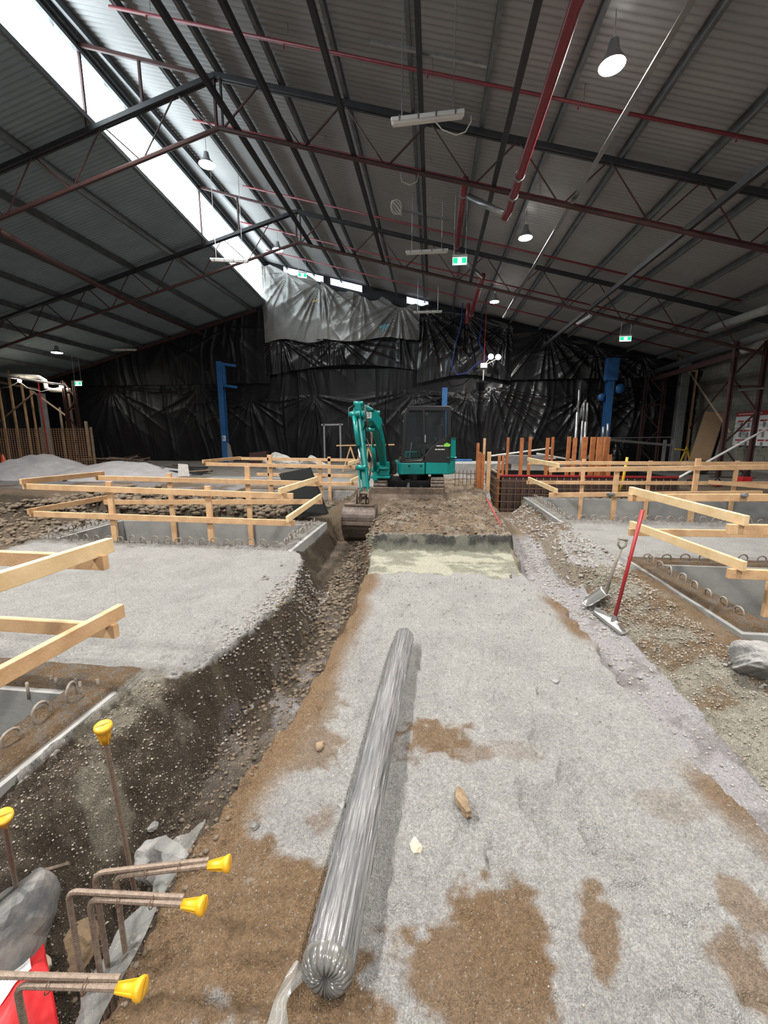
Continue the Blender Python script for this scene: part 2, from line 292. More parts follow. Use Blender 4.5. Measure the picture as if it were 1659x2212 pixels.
def height(X, Y):
    wx = X+.14*fbm(X*1.7, Y*1.7, 3, 5)+.09*fbm(X*7, Y*7, 3, 9)
    wx = np.where((np.abs(X) > 1.98) & (X < 0), X, wx)
    wx = np.where(X > 2.45, X, wx)
    Z = base_z(wx, Y)
    # cross scarp on the middle strip: sunken limed band, earth step behind it
    wy = Y+.5*fbm(X*2, Y*.5, 3, 21)+.22*fbm(X*9, Y*5, 3, 23)
    on = sm(-1.15, -.95, X)*(1-sm(1.25, 1.4, X))
    Z = Z+on*(-.07*sm(4.85, 5.05, wy)+(.07+.08)*sm(6.2, 6.5, wy)-.05*sm(7.0, 8.5, wy))
    rough = .030+0*X
    inL = (X > -2.0) & (X < -.8) & (Y < 8.5); rough = np.where(inL, .075, rough)
    bankR = (X > 1.85) & (X < 2.62) & (Y < 8.5); rough = np.where(bankR, .07, rough)
    rough = np.where((Y > 6.3) & (np.abs(X) < 1.45), .10, rough)
    rough = np.where((Y > 5) & (Y <= 6.3) & (X > -.95) & (X < 1.2), .06, rough)
    heap = sm(7.75, 8.0, Y)*(1-sm(9.6, 10.2, Y))*sm(-9.5, -8.5, X)*(1-sm(-2.9, -2.3, X))
    rough = rough+heap*.18
    Z = Z+heap*(.10+.25*(fbm(X*.9, Y*.9, 3, 33)+.2))
    lft = (1-sm(-6.9, -6.4, X))*sm(5.6, 6.0, Y)*(1-sm(11, 12, Y)); rough = rough+lft*.16; Z = Z+lft*.12*(fbm(X*.6, Y*.6, 2, 3)+.35)
    rgt = sm(2.5, 2.9, X)*sm(11.9, 12.3, Y)*(1-sm(14, 16, Y)); rough = rough+rgt*.05
    far = sm(13, 15, Y); rough = rough*(1-.6*far)
    # dug ground near the camera at right
    nr = sm(2.3, 2.8, X)*(1-sm(3.1, 3.5, Y)); rough = rough+nr*.12; Z = Z+nr*.06
    Z = Z+rough*(1.3*fbm(X*3.1, Y*3.1, 5, 11, .6)+1.1*fbm(X*13, Y*13, 4, 15, .7))
    fp = np.abs(fbm(X*5.5+3, Y*4.2, 2, 51)); Z = Z-.016*(1-sm(.0, .05, fp))*(rough < .04)*sm(-.05, .1, fbm(X*.9, Y*.9, 2, 53)+.06)
    for (px, py, ang, sc) in ((1150, 1735, .1, 1), (1232, 1690, .1, 1), (1165, 1600, -.2, 1), (1090, 1420, .3, 1), (880, 1330, 1.2, 1.1), (1010, 1300, .9, 1), (1100, 1330, 1.4, 1), (930, 1265, 1.1, 1), (1180, 1500, .2, 1), (360, 1390, .9, 1.1), (400, 1290, 1.3, 1), (480, 1345, .7, 1), (300, 1250, 1.4, 1), (1290, 1810, .3, 1), (1080, 1850, 0, 1)):
        c = atz(px, py, 0); u = (X-c.x)*math.cos(ang)+(Y-c.y)*math.sin(ang); v = -(X-c.x)*math.sin(ang)+(Y-c.y)*math.cos(ang)
        q = np.sqrt((u/.05)**2+(v/(.14*sc))**2)-.25*np.cos(v*30)*(np.abs(v) < .1)
        Z = Z-.013*(1-sm(.8, 1.05, q))*(1+.45*np.sign(np.sin(v*150+np.abs(u)*40)))+.008*np.exp(-((q-1.2)/.18)**2)
    # cage pit
    pit = (X > 1.75) & (X < 7.4) & (Y > 11.95) & (Y < 15.2); Z = np.where(pit, -.6, Z)
    Z = np.where((X > 1.55) & (X <= 2.5) & (Y > 11.3) & (Y <= 12.0), np.minimum(Z, -.45), Z)
    for k, (x0, x1, y0, y1, t, t2) in PITS.items():
        near = (X > x0-t-.0) & (X < x1+t+.0) & (Y > y0-t2) & (Y < y1+t2)
        inner = (X > x0-.035) & (X < x1+.035) & (Y > y0-.035) & (Y < y1+.035)
        lipx = .045
        cover = (X > x0-t+lipx) & (X < x1+t-lipx) & (Y > y0-t2+lipx) & (Y < y1+t2-lipx)
        soil = .018+.03*fbm(X*9, Y*9, 3, 61)+.02
        if k == 'LN': cover = cover | ((Y > 2.27) & near)
        if k in ('RF', 'LF', 'L3'):
            cover = (X > x0-t+(.06 if k == 'RF' else -.1)) & (X < x1+t-.06) & (Y > y0-t2-.1) & (Y < y1+t2+.1); soil = .012+.10*np.maximum(fbm(X*11, Y*11, 3, 61)+.08, 0)
        top = np.where(cover & ~inner, soil, -.05)
        Z = np.where(near & ~inner, top, Z); Z = np.where(inner, -.62+.02*fbm(X*4, Y*4, 3, 71), Z)
    return Z
def axis_pts():
    ys = [-30, -20, -12, -7, -4.5, -3, -2, -1.3, -.8, -.4, -.1, .1]
    y = .25
    while y < 26: ys.append(y); y += max(.009, .0062*y)
    ys += [27, 30]
    xs = [0.0]
    x = 0
    while x < 2.7: x += .0105; xs.append(x)
    while x < 15: x += .011+(x-2.7)*.012; xs.append(x)
    neg = [-a for a in xs[1:] if a < 14]
    x = 14
    while x < 26: x += .16; neg.append(-x)
    return np.array(sorted(neg+xs)), np.array(ys)
def build_ground():
    xs, ys = axis_pts(); X, Y = np.meshgrid(xs, ys); Z = height(X, Y)
    Z[ys < -3.5, :] = 0
    nx, ny = len(xs), len(ys); print('ground', nx, ny)
    G = np.array([.45, .445, .43]); B = np.array([.25, .165, .095]); D = np.array([.085, .066, .048]); T = np.array([.115, .09, .066]); LM = np.array([.62, .61, .49]); MU = np.array([.27, .20, .135]); LG = np.array([.44, .425, .44]); CS = np.array([.34, .325, .30]); DK = np.array([.075, .078, .07]); GV = np.array([.29, .27, .215])
    C = np.ones((ny, nx, 3))*G
    def mix(m, c):
        m = np.clip(m, 0, 1)[..., None]; C[:] = C*(1-m)+np.array(c)*m
    fine = fbm(X*22, Y*22, 3, 80); f1 = fbm(X*1.6, Y*1.6, 4, 81); f2 = fbm(X*4, Y*4, 4, 85)
    mix(.5*sm(-.1, .25, f2), [.36, .35, .34])
    mid = (X > -1.05) & (X < 1.5) & (Y < 5)
    # brown sand patches on the middle strip
    def blob(cx, cy, rx, ry, s=1.0, a=0): 
        dx = (X-cx)*math.cos(a)+(Y-cy)*math.sin(a); dy = -(X-cx)*math.sin(a)+(Y-cy)*math.cos(a)
        return 1-sm(.75, 1.15, np.sqrt((dx/rx)**2+(dy/ry)**2)+1.6*f2+.8*fine)
    def pblob(px, py, rx, ry, k=.95, a=0):
        c = atz(px, py, 0); e = atz(px+rx, py, 0); n_ = atz(px, py-ry, 0); f_ = atz(px, py+ry, 0)
        mix(mid*k*blob(c.x, (n_.y+f_.y)/2, e.x-c.x, (n_.y-f_.y)/2, 1, a), B*(.95+.1*random.random()))
    pblob(1010, 2110, 190, 190); pblob(1090, 2020, 110, 110); pblob(1300, 2060, 42, 130, .9, -.25); pblob(930, 1595, 75, 45); pblob(1010, 1625, 60, 22, .6)
    pblob(430, 2050, 260, 230); pblob(560, 2000, 150, 130); pblob(700, 2180, 200, 90); pblob(600, 2110, 230, 150); pblob(480, 1850, 90, 90); pblob(650, 1930, 110, 60, .8); pblob(640, 1610, 90, 45, .75); pblob(680, 1520, 60, 50, .6); pblob(690, 1770, 40, 40, .5)
    pblob(1640, 2130, 60, 90, .8); pblob(1620, 1960, 40, 60, .7); pblob(1450, 1740, 60, 25, .3); pblob(1100, 1620, 60, 18, .3)
    ledge = np.interp(ys, ty, tc_[:, 8])[:, None]; redge = np.interp(ys, ty, tc_[:, 10])[:, None]
    wv = X+.14*fbm(X*3, Y*2.2, 3, 90)
    mix(mid*(1-sm(.06, .24, wv-ledge))*(Y < 4.9), B*1.05)
    mix(mid*sm(-.17, -.03, wv-redge)*sm(-.08, .12, fbm(X*.7, Y*1.3, 2, 93)+.05)*(Y < 5), B*1.0)
    # limed band and scarp
    wy = Y+.5*fbm(X*2, Y*.5, 3, 21)+.22*fbm(X*9, Y*5, 3, 23); on = ((X > -1.15) & (X < 1.32)).astype(float)
    mix(on*sm(4.9, 5.0, wy)*(1-sm(6.15, 6.3, wy)), [.33, .33, .26])
    mix(on*sm(4.95, 5.05, wy)*(1-sm(6.0, 6.1, wy))*sm(-.12, .02, fbm(X*2.5, Y*6, 4, 95)-.005), LM*.92)
    mix(on*sm(6.1, 6.2, wy)*(1-sm(6.5, 6.62, wy)), [.17, .17, .135]); mix(on*sm(6.3, 6.36, wy)*(1-sm(6.5, 6.62, wy))*sm(-.2, .05, fbm(X*6, Y*6, 3, 98)), DK*.7)
    mix(((X > -1.15) & (X < 1.5))*sm(6.5, 6.7, wy), MU)
    mix(((X > -1.15) & (X < 1.5))*sm(6.6, 6.8, wy)*.8*sm(-.02, .12, fbm(X*5, Y*3.2, 4, 97)), [.14, .10, .07]); mix(((X > -1.15) & (X < 1.5))*sm(6.6, 6.8, wy)*.6*sm(.08, .16, fbm(X*7, Y*4, 4, 99)), [.38, .34, .28])
    # left trench
    tl = np.interp(ys, ty, tc_[:, 2])[:, None]
    left = (X < ledge) & (X > -2.05) & (Y < 8.9)
    wall = left & (wv < ledge-.02) & (Z < -.03)
    mix(wall.astype(float), T*.85)
    mix((wall & (Z < -.38))*sm(-.05, .12, f1+.6*f2)*sm(2.0, 3.0, Y)*(1-sm(4.0, 5.2, Y)), [.37, .355, .37])
    mix((wall & (Z > -.38) & (X > ledge-.3)).astype(float)*.7, B*.8)
    mix(wall*.7*sm(.05, .2, f2), [.18, .145, .105])
    mix((left & (Y < 2.6) & (X < -1.5))*.7*sm(.02, .14, f2), GV)
    mix((left & (Z > -.12) & (X < -1.4) & (Y > 2.4))*sm(-.05, .1, f2)*(1-sm(.12, .3, -1.2-X))*.5, T)
    # right trench and bank
    right = (X > redge-.02) & (X < 2.7) & (Y < 12)
    mix((right & (Z < -.06))*1.0, LG)
    mix((right & (Z < -.06))*sm(7.7, 8.6, Y), MU*.9)
    mix((right & (Z < -.06))*.6*sm(.08, .2, f2), [.22, .2, .19])
    bank = right & (X > 1.88) & (Y < 5.4)
    mix(bank*1.0, GV); mix(bank*sm(.0, .15, f2+.3*f1), [.38, .36, .30]); mix(bank*.9*sm(.03, .14, -f2), B*.8)
    mix((bank & (X > 2.35)).astype(float)*.8, B*.9)
    b2 = right & (Z > -.22) & (Z < -.02) & (Y >= 5.2); mix(b2*.9, [.26, .215, .15])
    mix(((X > 1.9) & (X < 2.5) & (Y > 7.6) & (Y < 12))*1.0, MU*.85)
    # near left: dug brown below the curb
    mix((left & (Y < 1.55) & (X < -1.0)).astype(float)*sm(-.2, .1, f2+.1), T*.8)
    # pits
    for k, (x0, x1, y0, y1, t, t2) in PITS.items():
        near = (X > x0-t) & (X < x1+t) & (Y > y0-t2) & (Y < y1+t2)
        mix(near*1.0, B*.75 if k in ('LN', 'RN') else [.33, .32, .30]); mix(near*sm(-.02, .12, fine)*.6, [.16, .15, .135])
        inner = (X > x0) & (X < x1) & (Y > y0) & (Y < y1); mix(inner*1.0, [.3, .29, .28])
    # left far soils
    mix(sm(7.6, 7.9, Y)*(X < -1.05)*(1-sm(12.8, 13.5, Y)), [.20, .15, .10])
    mix(sm(7.7, 7.9, Y)*(1-sm(9.8, 10.4, Y))*(X < -2.3)*1.0, D)
    mix(sm(7.7, 7.9, Y)*(1-sm(9.8, 10.4, Y))*(X < -2.3)*(X > -5)*.8*sm(-.05, .1, f2), [.19, .18, .14])
    mix((1-sm(-6.9, -6.4, wv))*sm(5.0, 5.5, Y)*(1-sm(9.8, 10.4, Y)), D*1.15)
    mix((1-sm(-6.9, -6.4, wv))*sm(5.0, 5.3, Y)*(1-sm(6.6, 7.6, Y))*.7, [.2, .155, .11])
    mix((1-sm(-6.4, -6.2, X))*sm(4.6, 5.2, Y+.3*f1)*(1-sm(5.6, 6.1, Y))*1.0, [.16, .12, .085])
    mix((1-sm(-7.6, -7.0, wv))*sm(9.9, 10.6, Y)*(1-sm(14.5, 16, Y)), [.27, .2, .14])
    mix((X < -6)*sm(11, 12, Y)*(1-sm(15.5, 17.5, Y))*sm(-.15, .05, f1), LG*.95)
    # right far
    mix((X > 2.4)*sm(11.75, 12.1, Y)*(1-sm(15, 16, Y)), [.25, .19, .13])
    mix(sm(14.5, 16.0, Y+1.2*f1)*1.0, CS); mix(sm(15, 16.5, Y)*.6*sm(.02, .15, f2), [.22, .18, .14])
    mix(sm(2.6, 2.9, X)*(1-sm(3.2, 3.5, Y)), [.35, .34, .29]); mix(sm(2.3, 2.6, X)*(1-sm(3.2, 3.5, Y))*sm(.0, .12, f2), [.17, .16, .13])
    C *= (1+.22*fine)[..., None]
    idx = np.arange(nx*ny).reshape(ny, nx)
    fcs = np.stack([idx[:-1, :-1], idx[:-1, 1:], idx[1:, 1:], idx[1:, :-1]], -1).reshape(-1, 4)
    me = bpy.data.meshes.new('floor'); me.vertices.add(nx*ny); me.vertices.foreach_set('co', np.stack([X, Y, Z], -1).reshape(-1))
    me.loops.add(fcs.size); me.loops.foreach_set('vertex_index', fcs.reshape(-1)); me.polygons.add(len(fcs)); me.polygons.foreach_set('loop_start', np.arange(0, fcs.size, 4))
    me.update(calc_edges=True); me.polygons.foreach_set('use_smooth', [True]*len(fcs))
    ca = me.color_attributes.new('Col', 'FLOAT_COLOR', 'POINT')
    ca.data.foreach_set('color', np.concatenate([np.clip(C, 0, 1), np.ones((ny, nx, 1))], -1).reshape(-1))
    me.materials.append(MT['ground']); o = bpy.data.objects.new('floor', me); COL.objects.link(o); struct(o)
    return xs, ys, Z
GXS, GYS, GZ = build_ground()
def gz(x, y):
    i = min(max(np.searchsorted(GXS, x), 1), len(GXS)-1); j = min(max(np.searchsorted(GYS, y), 1), len(GYS)-1)
    return float(max(GZ[j, i], GZ[j-1, i-1]))
def gmin(x, y, r=.05):
    return min(gz(x+a, y+b) for a in (-r, 0, r) for b in (-r, 0, r))

# ------------------------------------------------------------------ building shell
SL = .26; AX = -5.25; AZ = 10.36
def zr(x): return AZ-SL*(x-AX)
def zl(x): return AZ-.02+.262*(x-AX)
def xs_(y): return -8.72-(max(y, 2)-10)*.07
WY = 25.0
def corrug(name, x0f, x1f, zf, y0, y1, m):
    n = int((y1-y0)/.0175); v = []; f = []
    for i in range(n+1):
        y = y0+(y1-y0)*i/n; a = .014*math.sin(2*PI*y/.14)
        xa, xb = x0f(y), x1f(y)
        v += [(xa, y, zf(xa)+a), (xb, y, zf(xb)+a)]
        if i: f.append((2*i-2, 2*i-1, 2*i+1, 2*i))
    b = MB(); b.add(v, f); return b.build(name, m, smooth=True)
o = struct(corrug('ceiling', xs_, lambda y: 14.3, zr, -14, WY, 'roof'))
o = struct(corrug('ceiling', lambda y: -25.2, lambda y: xs_(y)+.05, zl, -14, WY, 'roofl'))
# outer skin so no sky leaks through the sheets
b = MB()
b.add([(-8, -14, zr(-8)+.15), (14.3, -14, zr(14.3)+.15), (14.3, WY+.2, zr(14.3)+.15), (-10, WY+.2, zr(-10)+.15)], [(0, 1, 2, 3)]); struct(b.build('ceiling', 'roofl'))
b = MB(); b.box((-5, WY+.12, 6.2), (41, .12, 12.6)); struct(b.build('wall_back', 'blackwall'))
# block wall on the right with courses
b = MB(); b.box((14.15, 5.5, 3.2), (.2, 39.5, 6.5)); wr = struct(b.build('wall_right', 'block'))
b = MB()
for k in range(1, 30): b.box((14.045, 10, .2*k+.05), (.012, 30, .012))
for k in range(0, 75):
    for r in range(0, 30): 
        if (r+k) % 2 == 0: b.box((14.045, -4.8+.4*k, .2*r+.15), (.012, .012, .19))
tr = struct(b.build('trim_1', mat('mortar', (.15, .145, .125), .9)))
b = MB(); b.box((-25.2, 5.5, 3), (.2, 39.5, 6.2)); struct(b.build('wall_left', 'blackwall'))
# skylight: clerestory between the two roof slopes
ys_ = [-14, -8, -2, 2, 6, 10, 14, 18, 21.5, WY-.05]; gl = MB()
for i in range(len(ys_)-1):
    a, c = ys_[i], ys_[i+1]
    gl.add([(xs_(a), a, zl(xs_(a))+.10), (xs_(c), c, zl(xs_(c))+.10), (xs_(c), c, zr(xs_(c))-.42), (xs_(a), a, zr(xs_(a))-.42)], [(0, 1, 2, 3)])
win = struct(gl.build('window_1', 'skylight'))
fr = MB()
for i in range(len(ys_)-1):
    fr.beam((xs_(ys_[i])+.0, ys_[i], zr(xs_(ys_[i]))-.22), (xs_(ys_[i+1])+.0, ys_[i+1], zr(xs_(ys_[i+1]))-.22), .04, .42)
    a, c = ys_[i], ys_[i+1]
    for dz, hh, ff in ((.06, .12, zl), (-.42, .10, zr), (-.24, .05, zr)):
        fr.beam((xs_(a)+.06, a, ff(xs_(a))+dz), (xs_(c)+.06, c, ff(xs_(c))+dz), .10, hh)
fr.build('window_frame', 'purlin', win, org=(0, 0, 0))
fr = MB()
y = 2.0
while y < WY:
    x = xs_(y)+.015; fr.beam((x, y, zl(x)+.1), (x, y, zr(x)-.05), .02, .012, (0, 1, 0)); y += .83
fr.build('glazing_bar', 'galv', win, org=(0, 0, 0))
# purlins
pn = 0
for x in [-8.35+1.55*k for k in range(15)]:
    z = zr(x)-.13
    b = MB(); b.ibeam((x, -12, z), (x, WY-.1, z), .07, .2, .006)
    b.box((x-.035, 6, z-.09), (.012, 36, .03))
    side = tag(b.build('roof_purlin', 'purlin'), f'dark steel purlin under the right roof slope, {NTH[pn]} down from the skylight', 'purlin', 'right slope purlins'); pn += 1
pn = 0
for x in [-10.5-1.75*k for k in range(8)]:
    z = zl(x)-.13
    b = MB(); b.ibeam((x, -8, z), (x, WY-.1, z), .08, .22, .006)
    tag(b.build('roof_purlin', 'purlin'), f'dark steel purlin under the left roof slope, {NTH[pn]} down from the skylight', 'purlin', 'left slope purlins'); pn += 1
# trusses
def truss(y, label, clr='redox'):
    t = thing('roof_truss', (AX, y, 8.95), label, 'roof truss', 'gable trusses')
    U = lambda x: 10.03-SL*abs(x+5.27); Lo = lambda x: 8.96-SL*abs(x+5.27)
    b = MB()
    for s0, e in ((-1, -25.1), (1, 14)):
        b.beam((-5.27, y-.045, U(-5.27)), (e, y-.045, U(e)), .06, .11); b.beam((-5.27, y+.045, U(-5.27)), (e, y+.045, U(e)), .06, .11)
    b.build('top_chord', 'steel', t)
    b = MB()
    for e in (-25.1, 11.7): b.tube([(-5.27, y, Lo(-5.27)), (e, y, Lo(e))], .055, 8)
    b.build('bottom_chord', clr, t)
    b = MB(); b.box((-5.27, y, 9.5), (.26, .1, .95)); 
    MB().beam((-5.33, y, 10.0), (-5.33, y, 8.98), .05, .08).build('king_post', clr, t); MB().beam((-5.17, y, 10.0), (-5.17, y, 8.98), .04, .06).build('king_post', 'steel', t)
    for sgn in (1, -1):
        end = 11.6 if sgn > 0 else -24.6; x = -5.27; k = 0
        while (x < end-1.2) if sgn > 0 else (x > end+1.2):
            x0 = x+sgn*.12; xm = x+sgn*1.0; x1 = x+sgn*2.0
            MB().beam((x0, y, Lo(x0)+.03), (xm, y, U(xm)-.04), .035, .035).build('web_member', clr, t)
            MB().beam((xm+sgn*.1, y, U(xm+sgn*.1)-.04), (x1, y, Lo(x1)+.03), .025, .025).build('web_member', clr, t)
            x = x1
    # raised bay under the skylight
    xr_ = xs_(y)+.05
    MB().beam((xr_, y, zr(xr_)-.28), (-5.4, y, zr(-5.4)-.36), .06, .08).build('raised_chord', clr, t)
    for px in (xr_+.02, xr_+1.55): MB().beam((px, y, U(px)), (px, y, zr(px)-.3), .055, .055).build('strut', clr, t)
    return t
truss(11.0, 'steel gable roof truss nearest the camera, above the pits')
truss(17.05, 'steel gable roof truss between the nearest one and the black film wall')
if 0: truss(23.3, 'steel gable roof truss right in front of the black film wall', 'steel')
# longitudinal rails hung at bottom-chord level
rails = [(-4.85, 'first'), (-3.55, 'second'), (-2.0, 'third'), (-.35, 'fourth'), (1.28, 'fifth'), (3.05, 'sixth'), (5.6, 'seventh')]
for x, nn in rails:
    z = 8.96-SL*abs(x+5.27)+.12
    b = MB(); bright = x == 3.05
    if bright:
        b.beam((x, -6, z), (x, 20.5, z), .09, .012); b.beam((x+.05, -6, z+.06), (x+.05, 20.5, z+.06), .012, .12)
    else: b.beam((x, -6, z), (x, 17.4 if x < 5 else 24, z), .09, .14)
    tag(b.build('ceiling_rail', 'galv' if bright else 'steel'), ('bright galvanised rail catching the light under the right roof, beside the lamps' if bright else f'dark steel rail running lengthwise through the trusses, {nn} from the ridge'), 'ceiling rail', 'lengthwise rails under the roof')
# sprinkler pipes
for i, (y, x0, x1) in enumerate(((9.65, -6.85, 9), (12.83, -6.9, 10), (16.0, -6.9, 10), (19.3, -8.55, 11), (22.1, -8.5, 12.5))):
    t = thing('sprinkler_pipe', (x0, y, zr(x0)-.35), f'thin red sprinkler pipe hung under the right roof slope, {NTH[i]} from the camera', 'pipe', 'red sprinkler pipes')
    MB().tube([(x0, y, zr(x0)-.35), (x1, y, zr(x1)-.35)], .032, 8).build('pipe_run', 'redpipe', t, smooth=True)
    x = x0+.8
    while x < x1:
        MB().lathe([(.0, -.09), (.018, -.08), (.012, -.03), (.02, 0)], (x, y, zr(x)-.37), n=8).build('sprinkler_head', 'redpipe', t)
        MB().beam((x+.1, y, zr(x)-.32), (x+.1, y, zr(x)-.01), .012, .012).build('hanger', 'galv', t); x += 2.9
def pipe_run(name, pts, r, m, label, n=14, clamps=()):
    t = thing(name, pts[0], label, 'pipe')
    MB().tube(pts, r, n).build('pipe_run', m, t, smooth=True)
    for c, d in clamps: MB().lathe([(r, -.03), (r+.018, -.03), (r+.018, .03), (r, .03)], c, d, 14).build('pipe_clamp', 'galv' if m == 'redpipe' else m, t)
    return t
pipe_run('fire_main_pipe', [(1.55, -4, 6.75), (1.62, 10.5, 6.75), (1.62, 10.75, 6.7), (1.55, 10.95, 6.62)], .085, 'redpipe', 'thick red fire main running lengthwise to an elbow at the nearest truss', clamps=[((1.61, 9.6, 6.75), (0, 1, 0)), ((1.62, 10.3, 6.75), (0, 1, 0))])
pipe_run('transfer_pipe', [(1.55, 10.95, 6.7), (.75, 11.6, 7.45)], .07, 'galv', 'short galvanised pipe slanting up from the red elbow at the nearest truss')
pa = aty(1005, 388, 11.6); pb = aty(986, 540, 16.3)
pipe_run('fire_main_pipe', [pa, (pa+pb)/2, pb], .085, 'redpipe', 'thick red fire main above the hanging exit sign', clamps=[(pa.lerp(pb, .15), (pb-pa)), (pa.lerp(pb, .92), (pb-pa))])
pipe_run('transfer_pipe', [aty(1005, 565, 16.4), aty(1040, 598, 17.6)], .07, 'galv', 'short galvanised pipe slanting down beside the hanging exit sign')
pa = aty(1043, 595, 17.7); pb = aty(1015, 690, 22.5)
pipe_run('fire_main_pipe', [pa, pa.lerp(pb, .5), pb], .10, 'redpipe', 'thick red fire main ending in front of the black film wall', clamps=[(pa.lerp(pb, .2), pb-pa), (pa.lerp(pb, .85), pb-pa)])
pa = aty(1012, 655, 22.7); pb = aty(1008, 700, 22.9)
pipe_run('drop_pipe', [pa, pb], .09, 'redpipe', 'red pipe stub hanging beside the end of the fire main')
pipe_run('conduit', [aty(1030, 664, 24.5), aty(1240, 715, 24.5), aty(1462, 762, 24.5)], .06, 'galv', 'long grey pipe sloping along the top of the black film on the right')
pa = aty(300, 662, 19); pb = aty(437, 722, 23.5)
pipe_run('fire_main_pipe', [aty(0, 500, 11.5), aty(180, 600, 15), pa, pb], .09, 'redox', 'long rusty red pipe under the left roof slope', clamps=[(aty(322, 672, 19.6), pb-pa), (aty(402, 706, 22.1), pb-pa), (aty(418, 714, 22.7), pb-pa)])
# reddish rafters along the top of the back wall, left
b = MB(); b.beam((-24.9, 24.6, zl(-24.9)-.25), (-10.2, 24.6, zl(-10.2)-.25), .12, .16)
tag(b.build('wall_rafter', 'redox'), 'red oxide rafter along the left slope where the roof meets the black film', 'rafter')
# right side beams and ducts
tag(MB().beam((10.75, 17, 4.55), (11.6, 24.8, 4.65), .12, .2).build('eaves_beam', 'redox'), 'rusty red horizontal beam between the two lattice columns', 'beam')
pipe_run('duct_pipe', [(10.35, 9.5, 5.0), (10.9, 17, 5.0), (11.7, 24.6, 5.05)], .13, 'galv', 'thick grey pipe running lengthwise near the right wall')
pipe_run('duct_pipe', [aty(1659, 668, 14), aty(1480, 728, 23)], .13, 'conc', 'second grey pipe nearer the right roof edge')
pipe_run('duct_pipe', [aty(1659, 738, 17.2), aty(1606, 757, 17.6), aty(1600, 752, 18)], .13, 'cream', 'pale pipe end beside the top of the right lattice column')
def lattice(x0, x1, y, z0, z1, label, m='redox', n=4):
    t = thing('lattice_column', ((x0+x1)/2, y, z0), label, 'column')
    for x in (x0, x1):
        b = MB(); b.beam((x-.05, y, z0), (x-.05, y, z1), .05, .12, (0, 1, 0)); b.beam((x+.05, y, z0), (x+.05, y, z1), .05, .12, (0, 1, 0)); b.build('leg', m, t)
    for k in range(n):
        a = z0+(z1-z0)*k/n; c = z0+(z1-z0)*(k+1)/n; xa, xb = (x0, x1) if k % 2 else (x1, x0)
        MB().beam((xa, y, a), (xb, y, c), .05, .05, (0, 1, 0)).build('lattice_brace', m, t)
    MB().beam((x0, y, z0+(z1-z0)*.68), (x1, y, z0+(z1-z0)*.68), .05, .07).build('lattice_brace', m, t)
    MB().box(((x0+x1)/2, y, z0+.01), (x1-x0+.4, .4, .04)).build('base_plate', m, t)
    return t
lattice(10.72, 11.72, 17.05, .12, 5.0, 'rusty lattice steel column in front of the poster on the block wall')
lattice(11.1, 12.0, 24.2, .12, 4.8, 'dark lattice steel column against the black film at right', 'redox', 5)
lattice(-19.2, -18.6, 20.5, .12, 4.5, 'dark lattice column behind the orange mesh fence at left', 'redox', 5)
tag(MB().beam(aty(1463, 765, 24), aty(1578, 935, 17.4), .05, .05).build('cross_brace', 'oldwood'), 'thin brace falling to the right between the two right columns', 'brace')
tag(MB().beam(aty(1580, 815, 17.4), aty(1490, 925, 24), .05, .05).build('cross_brace', 'redox'), 'thin brace rising to the right between the two right columns', 'brace')
tag(MB().box((12.75, 23.9, 2.75), (.42, .3, 5.2)).build('steel_column', 'galv', bevel=.01), 'solid grey square column in the far right corner', 'column')
tag(MB().beam(aty(1659, 838, 17), aty(1595, 843, 17), .05, .06).build('brace_rail', 'galv'), 'short grey rail across the right lattice column', 'rail')
# blue crane columns
def blue_col(px, pyb, pyt, y, label, wd=.3, bracket=0):
    p = aty(px, pyb, y); q = aty(px, pyt, y); zb = gmin(p.x, y)
    t = thing('blue_column', (p.x, y, zb), label, 'column', 'blue crane columns')
    b = MB(); b.ibeam((p.x, y, zb), (p.x, y, q.z), wd, .3, .03, (0, 1, 0)); b.box((p.x, y-.08, (zb+q.z)/2), (wd*.82, .02, q.z-zb)); b.build('shaft', 'blue', t, bevel=.004)
    MB().box((p.x, y, zb+.02), (wd+.2, .5, .05)).build('base_plate', 'blue', t)
    if bracket == 1:
        for dz in (-.12, -1.3): MB().beam((p.x+.1, y, q.z+dz), (p.x+.95, y, q.z+dz-.12), .12, .14).build('bracket', 'blue', t)
        MB().box((p.x+.22, y, q.z-.7), (.12, .2, 1.1)).build('bracket', 'blue', t)
        MB().box((p.x+.04, y-.17, 1.55), (.2, .012, .3)).build('notice_plate', 'white', t)
        b = MB()
        for dx, dz, ww, hh in ((-.05, 0, .03, .2), (-.015, .08, .07, .03), (-.015, 0, .06, .03), (.06, -.02, .025, .16)): b.box((p.x+.04+dx, y-.18, 1.55+dz), (ww, .006, hh))
        b.build('notice_letters', 'mblack', t)
        MB().prism([(p.x+.14, y-.1, zb), (p.x+.45, y-.1, zb), (p.x+.3, y-.1, 1.15), (p.x+.14, y-.1, 1.3)], (0, .12, 0)).build('foot_gusset', 'conc', t)
    if bracket == 2:
        MB().box((p.x-.02, y-.1, q.z-.55), (.62, .3, 1.1)).build('drive_box', 'blue', t, bevel=.02)
        MB().lathe([(0, -.12), (.22, -.12), (.25, 0), (.22, .12), (0, .12)], (p.x+.5, y, q.z-1.5), (0, 1, 0), 18).build('pulley', 'blue', t, smooth=True)
        MB().lathe([(0, -.12), (.18, -.12), (.2, 0), (.18, .12), (0, .12)], (p.x-.3, y+.1, q.z-1.9), (0, 1, 0), 18).build('pulley', 'blue', t, smooth=True)
    return t
blue_col(489, 995, 781, 23.6, 'bright blue steel column left of the excavator with two bracket arms', .32, 1)
blue_col(1302, 995, 775, 23.6, 'bright blue steel column behind the orange posts with a square head', .34, 2)
blue_col(957, 995, 838, 24.0, 'blue steel column half hidden behind the excavator cab', .28, 0)
